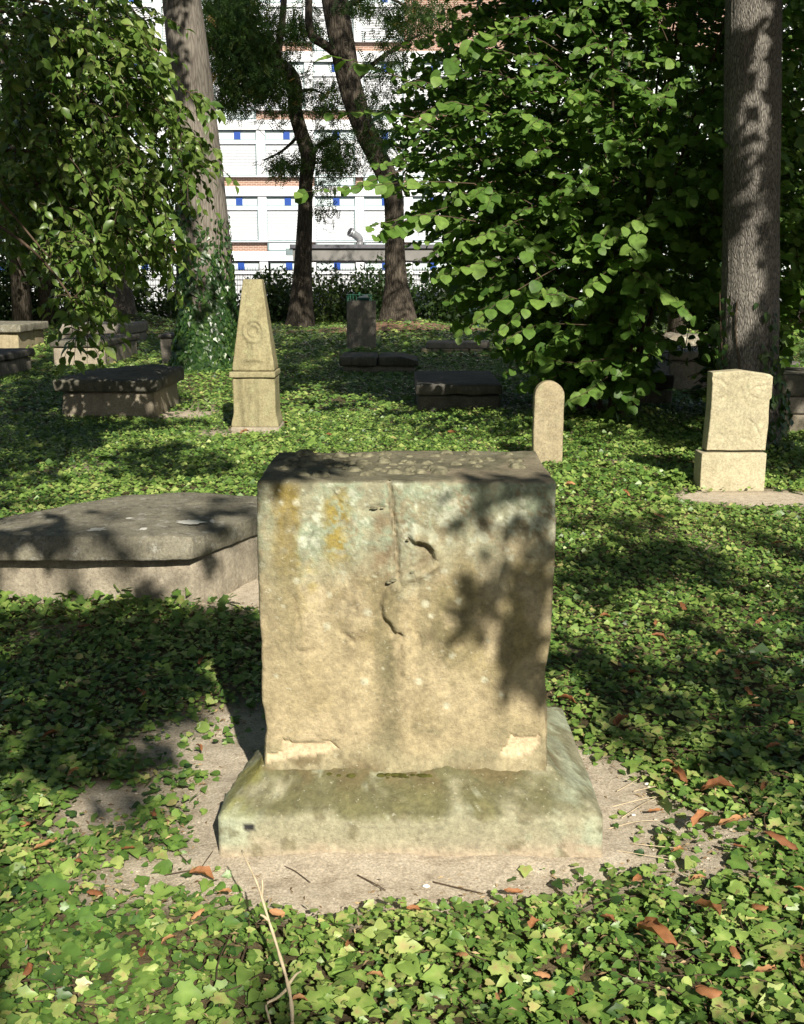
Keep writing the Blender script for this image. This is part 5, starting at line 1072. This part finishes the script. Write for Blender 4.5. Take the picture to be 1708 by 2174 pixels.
for (x, y, w_, h_, lab, n_, tn, sz) in ((-16.5, 35.5, 5, 3.2, 'tall dark shrub behind the far left tomb', 3000, .3, .16), (-13.2, 38, 4.5, 3.4, 'dark shrub filling the gap left of the mound trunk', 3000, .25, .16), (-10.8, 40.5, 3.6, 2.6, 'dark shrub directly behind the mound trunk', 2600, .25, .16), (-7.6, 40.5, 3.4, 1.7, 'low dark shrub between the mound trunk and the leaning tree', 2000, .3, .15),
        (-4.6, 40.0, 3.0, 1.9, 'rounded green shrub just right of the obelisk top', 2600, .5, .13), (-2.6, 39.5, 2.8, 1.9, 'loose shrub with yellowish leaves right of the crooked trunk', 1500, .75, .12), (-.7, 40.2, 3.2, 2.0, 'dark shrub behind the green wire basket', 2400, .3, .13), (1.9, 39.6, 3.4, 2.1, 'green shrub between the forked trunk and the benches', 2600, .4, .13),
        (4.9, 39.5, 3.6, 2.3, 'dense shrub behind the left bench', 2600, .3, .14), (8.2, 39.8, 4.0, 2.6, 'broad shrub behind the right bench', 2600, .3, .15), (11.6, 39.6, 3.6, 2.2, 'shrub left of the slim right-edge trunk', 2200, .3, .15)):
    shrub(x, y, w_, h_, lab, int(n_*1.6), int(abs(x)*10)+3, sz, tn)
# dark evergreen trees closing the left and right background
def far_tree(x, y, h_, w_, label, seed, z0=2.0, n_=5000):
    g_ = np.random.default_rng(seed); t = thing('tree', label, 'tree', (x, y, 0)); V, F = tube([(x, y, -.3), (x+.1, y, h_*.5), (x, y, h_*.95)], [.28, .2, .05], 12); obj('trunk', V, F, BARK_DARK, t)
    L_ = Leaves(); u = unit(g_.normal(0, 1, (n_, 3)))*(g_.random((n_, 1))**.4); lump = 1 + .6*fbm(u*2.5+seed, 3, seed)*2; p = np.array([x, y, z0+(h_-z0)/2]) + u*lump[:, None]*[w_/2, w_/2, (h_-z0)/2]
    L_.add(p, unit(g_.normal(0, 1, (n_, 3)) + [0, 0, -.4]), unit(g_.normal(0, .6, (n_, 3)) + [0, -.2, .6]), .22*g_.uniform(.6, 1.3, n_), np.clip(g_.normal(.3, .2, n_), 0, 1)); L_.build(t, T_SIMPLE, SHRUB, mass='crown')
far_tree(-15.5, 33.0, 7.5, 6.0, 'dark broad tree closing the view at far left', 71, 1.2, 6000)
far_tree(-11.8, 36.5, 6.0, 4.5, 'dark tree crown behind the hanging left boughs', 72, 2.0, 3500)
far_tree(-10.2, 29.5, 9.0, 6.5, 'dark tree mass behind the hanging left boughs, above the tombs', 76, 1.6, 6500)
far_tree(12.6, 41.0, 9.5, 5.0, 'tree with autumn-tinted crown seen right of the hazel top', 73, 4.0, 2600)
far_tree(7.5, 30.0, 6.5, 6.0, 'dark tree standing behind the hazel bush', 74, .8, 5200)
far_tree(4.6, 23.5, 6.6, 5.4, 'dark-leaved tree directly behind the hazel bush', 77, 1.6, 4500)
far_tree(11.5, 32.0, 7.5, 5.0, 'dark tree behind the grey right trunk', 75, 1.0, 4000)

# ================================================================== IVY CARPET
SOLID = [(-.56, .60, 2.74, 3.60), (-2.7, -.62, 5.22, 6.2), (-4.0, -2.93, 12.8, 14.2), (-6.4, -5.5, 20.2, 22.5), (ox_-.25, ox_+.25, 11.5, 12.05), (hx-.26, hx+.26, 8.17, 8.42), (sx_-.12, sx_+.12, 9.58, 9.72), (-.98, .2, 18.55, 19.6), (.2, 1.2, 13.4, 15.3), (3.86, 5., 15.75, 17.), (3.97, 5.2, 11.35, 12.4)]
def clear(x, y, pad=0.):
    ok = np.ones(len(x), bool)
    for a, b_, c, d in SOLID: ok &= ~((x > a-pad) & (x < b_+pad) & (y > c-pad) & (y < d+pad))
    return ok
ivy = thing('ivy_carpet', 'closed carpet of glossy dark green ivy covering the cemetery ground', 'ivy', (0, 2, 0)); ivy['kind'] = 'stuff'
gI = np.random.default_rng(99)
def carpet(y0, y1, dens, size, tpl, hmax, name, single=0, wx=.44, five=None, tilt=.5, clover=False):
    area = (y1-y0)*wx*(y0+y1); n_ = int(area*dens); y = np.sqrt(gI.uniform(y0*y0, y1*y1, n_)); x = gI.uniform(-1, 1, n_)*(wx*y+.25)
    dm_ = dirt(x, y); pat = fbm(p3(x*2.2, y*2.2, 7), 3, 41); keep = (gI.random(n_) < np.clip(1.08 - 1.35*dm_ + pat*.5, .0, 1)) & clear(x, y, -.01) & (dm_ < .88)
    lf = sst(-.2, -.9, x)*sst(4.8, 3.2, y) if clover is not None else 0
    if clover: keep &= gI.random(n_) < .1 + .8*lf
    x, y, dm_, pat = x[keep], y[keep], dm_[keep], pat[keep]; n_ = len(x)
    z = gh(x, y) + .012 + hmax*gI.random(n_)**1.3*(1 - .7*dm_)*(.8+pat); up = unit(gI.normal(0, tilt, (n_, 3)) + [0, 0, 1.] + SUN*.45); th = gI.uniform(0, 6.28, n_); d = np.c_[np.cos(th), np.sin(th), np.full(n_, -.15)]
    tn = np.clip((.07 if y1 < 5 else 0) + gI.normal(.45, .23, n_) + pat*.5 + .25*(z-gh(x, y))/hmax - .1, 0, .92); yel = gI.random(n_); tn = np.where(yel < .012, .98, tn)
    L_ = Leaves(); L_.add(np.c_[x, y, z], d, up, size*np.exp(gI.normal(-.03, .42, n_)), tn); L_.build(ivy, tpl, IVY, single, 'ivy_leaf', name)
carpet(1.75, 3.6, 2500, .0255, T_IVY5, .055, 'near_foliage', 300, .48)
carpet(1.75, 3.6, 2000, .0212, T_HEART, .05, 'near_foliage', 0, .48)
carpet(1.9, 4.8, 900, .023, T_CLOVER, .05, 'round_leaved_weeds', 0, .48, clover=True)
carpet(3.6, 5.2, 3600, .0228, T_IVYK, .045, 'middle_foliage')
carpet(5.2, 7.0, 3400, .0245, T_IVYK, .045, 'middle_foliage')
carpet(7.0, 13.0, 1850, .032, T_IVYK, .045, 'further_foliage')
carpet(13.0, 22.0, 560, .052, T_DIA, .06, 'distant_foliage', 0, .46)
carpet(22.0, 42.0, 140, .095, T_DIA, .10, 'farthest_foliage', 0, .46)
# loose sprigs climbing round the feet of stones
for (cx_, cy_, n_, rr0) in ((2.25, 8.5, 150, .16), (3.3, 9.7, 260, .4), (BUSH[0]-.6, BUSH[1]-1.1, 160, .5), (-1.4, 5.12, 160, .5), (-2.0, 5.1, 160, .5)):
    x = gI.normal(cx_, rr0, n_); y = gI.normal(cy_, rr0*.5, n_); k = clear(x, y); x, y = x[k], y[k]; n_ = len(x); z = gh(x, y)+gI.uniform(.02, .10, n_); L_ = Leaves(); th = gI.uniform(0, 6.28, n_)
    L_.add(np.c_[x, y, z], np.c_[np.cos(th), np.sin(th), -.3*np.ones(n_)], unit(gI.normal(0, .5, (n_, 3))+[0, 0, .8]+SUN*.4), .055*gI.uniform(.7, 1.2, n_), np.clip(gI.normal(.55, .2, n_), 0, .9)); L_.build(ivy, T_IVY5, IVY, 0, 'ivy_leaf', 'sprigs')
# trailing runners
gR = np.random.default_rng(321); rn = MB()
for k in range(260):
    x0 = gR.uniform(-1.4, 1.4); y0 = gR.uniform(1.9, 4.2); a = gR.uniform(0, 6.28); ln = gR.uniform(.15, .5); a2 = a + gR.normal(0, .5); q = np.array([[x0, y0], [x0+.5*ln*math.cos(a), y0+.5*ln*math.sin(a)], [x0+ln*math.cos(a2), y0+ln*math.sin(a2)]])
    if not clear(q[:, 0], q[:, 1], .03).all() or dirt(q[:, 0], q[:, 1]).max() > .35: continue
    V, F = tube(smooth_path(np.c_[q, gh(q[:, 0], q[:, 1])+[.02, .035, .025]], 9), .0018, 4, False); rn.add(V, F)
rn.build('runners', TWIG, ivy)['kind'] = 'stuff'
# dry litter between the leaves, crumbs and pebbles on the bare soil
gL = np.random.default_rng(123); n_ = 42000; y = np.sqrt(gL.uniform(1.75**2, 7.5**2, n_)); x = gL.uniform(-1, 1, n_)*(.46*y+.2); k = clear(x, y); x, y = x[k], y[k]; dm_ = dirt(x, y); k = gL.random(len(x)) < .35 + .65*np.sin(np.clip(dm_*1.6, 0, 1)*math.pi)**1; x, y = x[k], y[k]; n_ = len(x); th = gL.uniform(0, 6.28, n_)
L_ = Leaves(); L_.add(np.c_[x, y, gh(x, y)+.014+.055*gL.random(n_)*(dirt(x, y) < .4)], np.c_[np.cos(th), np.sin(th), gL.normal(0, .2, n_)], unit(gL.normal(0, .45, (n_, 3))+[0, 0, 1]), gL.uniform(.006, .028, n_), gL.random(n_)**.7); lo = L_.build(ground, leaf_tpl([(0, 0), (.5, .13), (1, 0)], .4, .5), LITTER, mass='leaf_litter')
PEB = plain_mat('pebble', (.48, .42, .34), .9, var=.3, sc=40); V0, F0 = dome(2); n_ = 1500; y = gL.uniform(2.3, 3.9, n_); x = gL.uniform(-1.1, 1.1, n_); k = clear(x, y, .0) & (dirt(x, y) > .45); x, y = x[k], y[k]; n_ = len(x); th = gL.uniform(0, 6.28, n_)
V, F = scatter((V0, F0), np.c_[x, y, gh(x, y)+.009], frames(np.c_[np.cos(th), np.sin(th), 0*th], np.tile([0, 0, 1.], (n_, 1))), np.minimum(.006, .0018*np.exp(gL.exponential(.4, n_)))); o = obj('pebbles', V, F, PEB, ground); o['kind'] = 'stuff'
WP = plain_mat('white_pebble', (.75, .73, .68), .8)
for i, (px, py) in enumerate(((390, 1798), (1345, 1738), (1374, 1672), (1415, 1752), (755, 1795), (905, 1890), (1090, 1812))):
    a = G(px, py); V, F = dome(i % 5); s_ = .004+.003*(i % 3); tag(obj('white_pebble', V*[s_, s_*.7, s_*.8]+a+[0, 0, .012], F, WP, loc=a), 'small white pebble lying on the bare soil around the pedestal', 'pebble', 'white pebbles on the bare soil')
# ================================================================== FALLEN LEAVES
def curl_leaf(k):
    nx, ny = 9, 5; u, v = np.meshgrid(np.linspace(0, 1, nx), np.linspace(-1, 1, ny), indexing='ij'); wd = .30*np.sin(np.clip(u*.93+.05, 0, 1)*math.pi)**.7*[1, .8, 1.1, .7][k]; a = v*wd*[5.2, 7.0, 3.4, 6.0][k]
    r = 1/[5.2, 7.0, 3.4, 6.0][k]; bend = [.5, -.8, .9, .3][k]
    x = u; y = r*np.sin(a); z = r*(1-np.cos(a))*[1, 1, -1, 1][k] + bend*.5*(u-.5)**2*[-1, 1, -1, 1][k] + .03*np.sin(u*17+v*3) + .03*np.sin(v*5+k); y = y + .12*np.sin(u*3+k)
    rg = np.random.default_rng(k+3); y = y*(1 + rg.normal(0, .13, y.shape)*(np.abs(v) > .9)) ; z = z + rg.normal(0, .018, z.shape)
    V = np.stack([x-.5, y, z], -1).reshape(-1, 3); q = (np.arange(nx-1)[:, None]*ny + np.arange(ny-1)[None]); F = np.stack([q, q+ny, q+ny+1, q+1], -1).reshape(-1, 4); return V, np.concatenate([F[:, [0, 1, 2]], F[:, [0, 2, 3]]])
CURL = [[make_mesh('fallen_leaf', *curl_leaf(k), [DEAD], attrs={'tint': np.full(45, tv)}) for tv in (.25, .55, .85)] for k in range(4)]
rf = random.Random(8)
def fallen(px, py, lpx, rot, k, label=None, up=.05, tv=None):
    a = G(px, py); a[2] = float(gh(a[:1], a[1:2])[0]) + up; o = bpy.data.objects.new('fallen_leaf', CURL[k % 4][rf.randrange(3) if tv is None else tv]); COL.objects.link(o); s_ = .78*lpx*zc(a[1], 0)/FOC
    o.location = tuple(a); o.scale = (s_, s_*rf.uniform(.8, 1.2), s_); o.rotation_euler = (rf.uniform(-.5, .5), rf.uniform(-.4, .4), rot)
    tag(o, label or 'small dry brown leaf fallen among the ivy', 'leaf', 'fallen leaves scattered on the ivy' if not label else 'large fallen leaves')
for args in ((1385, 2045, 150, -.9, 1, 'biggest curled brown leaf, bent double, in the lower right ivy', .09, 1), (1500, 1985, 90, -1.1, 0, 'folded brown leaf with stalk, upper right of the biggest curled leaf', .08, 1), (1620, 2120, 75, .5, 3, 'crumpled orange leaf near the lower right corner', .08, 2),
             (1440, 1675, 80, 2.0, 1, 'upright brown leaf at the edge of the bare soil, right', .06, 0), (1520, 1715, 90, -.5, 0, 'broad brown leaf lying right of the bare soil', .07, 0), (1550, 1790, 95, .3, 3, 'pale orange curled leaf on ivy right of the plinth', .07, 2), (1490, 1780, 90, .9, 1, 'arched orange leaf left of the pale orange curled leaf', .07, 1),
             (1660, 1825, 90, -.3, 2, 'reddish leaf near the right edge beside the ivy gap', .07, 0), (1320, 1565, 65, .8, 0, 'brown leaf standing at the back right of the bare soil', .06, 0), (1205, 1515, 60, -.4, 1, 'rust leaf touching the rear right plinth corner', .05, 0), (1400, 1380, 45, -.3, 0, 'brown leaf in the sunlit ivy right of the pedestal', .06, 0),
             (97, 1832, 75, .25, 3, 'long pale brown leaf in the lower left ivy', .06, 2), (55, 1770, 50, -.5, 2, 'rust leaf near the left edge above the long pale leaf', .05, 1), (430, 1880, 70, -.2, 0, 'orange leaf at the front left edge of the bare soil', .04, 1), (110, 1585, 42, .9, 1, 'rust leaf lying in the left shade', .05, 0), (425, 1612, 35, -.8, 1, 'orange leaf left of the plinth', .04, 1),
             (1090, 1915, 55, .2, 3, 'orange leaf at the front right edge of the bare soil', .04, 1), (1135, 2010, 45, .8, 0, 'brown leaf in the ivy below the plinth right corner', .07, 1), (1390, 1740, 50, .3, 3, 'small orange leaf on the bare soil right of the plinth', .03, 1), (800, 2120, 50, .2, 1, 'orange leaf low in the middle foreground ivy', .07, 2), (1500, 2160, 70, -.3, 2, 'brown leaf at the very bottom right', .08, 1)):
    fallen(*args[:5], label=args[5], up=args[6], tv=args[7])
for (px, py) in ((1565, 1448), (1600, 1432), (1345, 1455), (1590, 1490), (1610, 1335), (1530, 1408), (1325, 1500), (1600, 1520), (1450, 1305), (1285, 1330), (1395, 1345), (1565, 1465), (1250, 1510), (1400, 1600), (1680, 1560), (1420, 1650), (1620, 1700), (1565, 1835), (1195, 2050), (1290, 1990), (1700, 1930), (1150, 2105), (1640, 1610), (1440, 1842), (1210, 2140), (1060, 2150), (880, 1965), (640, 2160), (360, 2030), (420, 1975), (205, 1925), (300, 2060), (170, 1855), (275, 1835), (60, 2095), (330, 1760), (160, 1670), (590, 1975), (740, 2040), (480, 1930), (980, 2060), (1700, 2080), (1560, 2060), (1480, 1900), (1350, 1900), (1610, 1960), (430, 1430), (300, 1500), (180, 1350), (520, 925), (610, 905), (700, 930), (1330, 1060), (1400, 1110), (1650, 1170), (1210, 1040), (960, 925)):
    fallen(px, py, 44*(.3+.7*min(1, py/1900)), rf.uniform(0, 6.28), rf.randrange(4), up=.055)
def leaf_place(o):
    px, py, _ = proj(np.array(o.location)); px, py = float(px), float(py)
    if py < 1250: return 'in the ivy behind the pedestal'
    if px < 600: return 'in the shaded ivy left of the pedestal' if py < 1700 else 'in the lower left ivy'
    if py < 1600: return 'in the ivy right of the pedestal'
    if px > 1140: return 'in the ivy right of the plinth' if py < 1880 else 'in the lower right ivy'
    return 'in the lower middle ivy'
for o in [o for o in COL.objects if o.get('label') == 'small dry brown leaf fallen among the ivy']: o['label'] = 'small dry brown leaf ' + leaf_place(o)
# ================================================================== DRY STALK AND TWIGS IN FRONT
sk = thing('dry_stalk', 'pale dry forked stalk leaning up in front of the pedestal', 'stalk', G(622, 2172))
q = [P(622, 2200, 2.02), P(620, 2140, 2.06), P(612, 2090, 2.10), P(592, 2020, 2.16), P(570, 1950, 2.22), P(548, 1880, 2.28), P(530, 1840, 2.33), P(514, 1806, 2.38)]
V, F = tube(smooth_path(q, 26), np.linspace(.0048, .0018, 26)*(1+.25*np.sin(np.arange(26)*2.1)), 7); obj('stem', V, F, STALK, sk)
for br in ([P(614, 2096, 2.10), P(590, 2118, 2.10), P(566, 2132, 2.09), P(570, 2155, 2.05), P(578, 2185, 2.0)], [P(556, 1905, 2.26), P(558, 1885, 2.28), P(557, 1868, 2.29)], [P(612, 2092, 2.1), P(628, 2070, 2.12), P(640, 2062, 2.12)], [P(572, 1955, 2.22), P(560, 1945, 2.22), P(553, 1942, 2.22)]): V, F = tube(smooth_path(br, 12), np.linspace(.004, .0018, 12), 6); obj('side_shoot', V, F, STALK, sk)
rt_ = random.Random(5)
def twig(px, py, px2, py2, r, mat, label, grp, bow=.012):
    a, b_ = G(px, py), G(px2, py2); za, zb_ = (float(gh(v[:1], v[1:2])[0]) for v in (a, b_)); a[2] = za+.016; b_[2] = zb_+.018; m_ = (a+b_)/2 + [rt_.uniform(-bow, bow), rt_.uniform(-bow, bow), .003]; V, F = tube(smooth_path([a, m_, b_], 12), np.linspace(r, r*.5, 12), 6)
    tag(obj('twig', V, F, mat, loc=a), label, 'twig', grp)
for (a, b_, c, d) in ((1300, 1722, 1440, 1695), (1320, 1745, 1400, 1700), (1290, 1768, 1400, 1752), (1288, 1812, 1420, 1836), (1345, 1690, 1430, 1672), (1340, 1800, 1450, 1812), (1310, 1690, 1370, 1655)): twig(a, b_, c, d, .0015, STALK, 'thin straw-coloured stem lying on soil right of the plinth', 'dry stems right of the plinth')
for (a, b_, c, d) in ((462, 1805, 420, 1862), (440, 1850, 350, 1865), (600, 1848, 660, 1885), (760, 1868, 820, 1900), (920, 1880, 1030, 1905), (330, 1740, 345, 1770), (380, 1815, 400, 1840)): twig(a, b_, c, d, .0022, TWIG, 'thin dark twig lying on the soil in front of the plinth', 'dark twigs in front of the plinth')

# alike small things told apart by their order across the picture
ORD = 'first second third fourth fifth sixth seventh eighth ninth tenth eleventh twelfth thirteenth fourteenth fifteenth sixteenth seventeenth eighteenth nineteenth twentieth'.split()
same = {}
for o in COL.objects:
    if o.parent is None and o.get('group') and o.get('category') in ('leaf', 'twig', 'pebble'): same.setdefault(o['label'], []).append(o)
for lab, obs in same.items():
    if 1 < len(obs) <= 20:
        for k, o in enumerate(sorted(obs, key=lambda q: float(proj(np.array(q.location))[0]))): o['label'] = lab + ', ' + ORD[k] + ' from left'
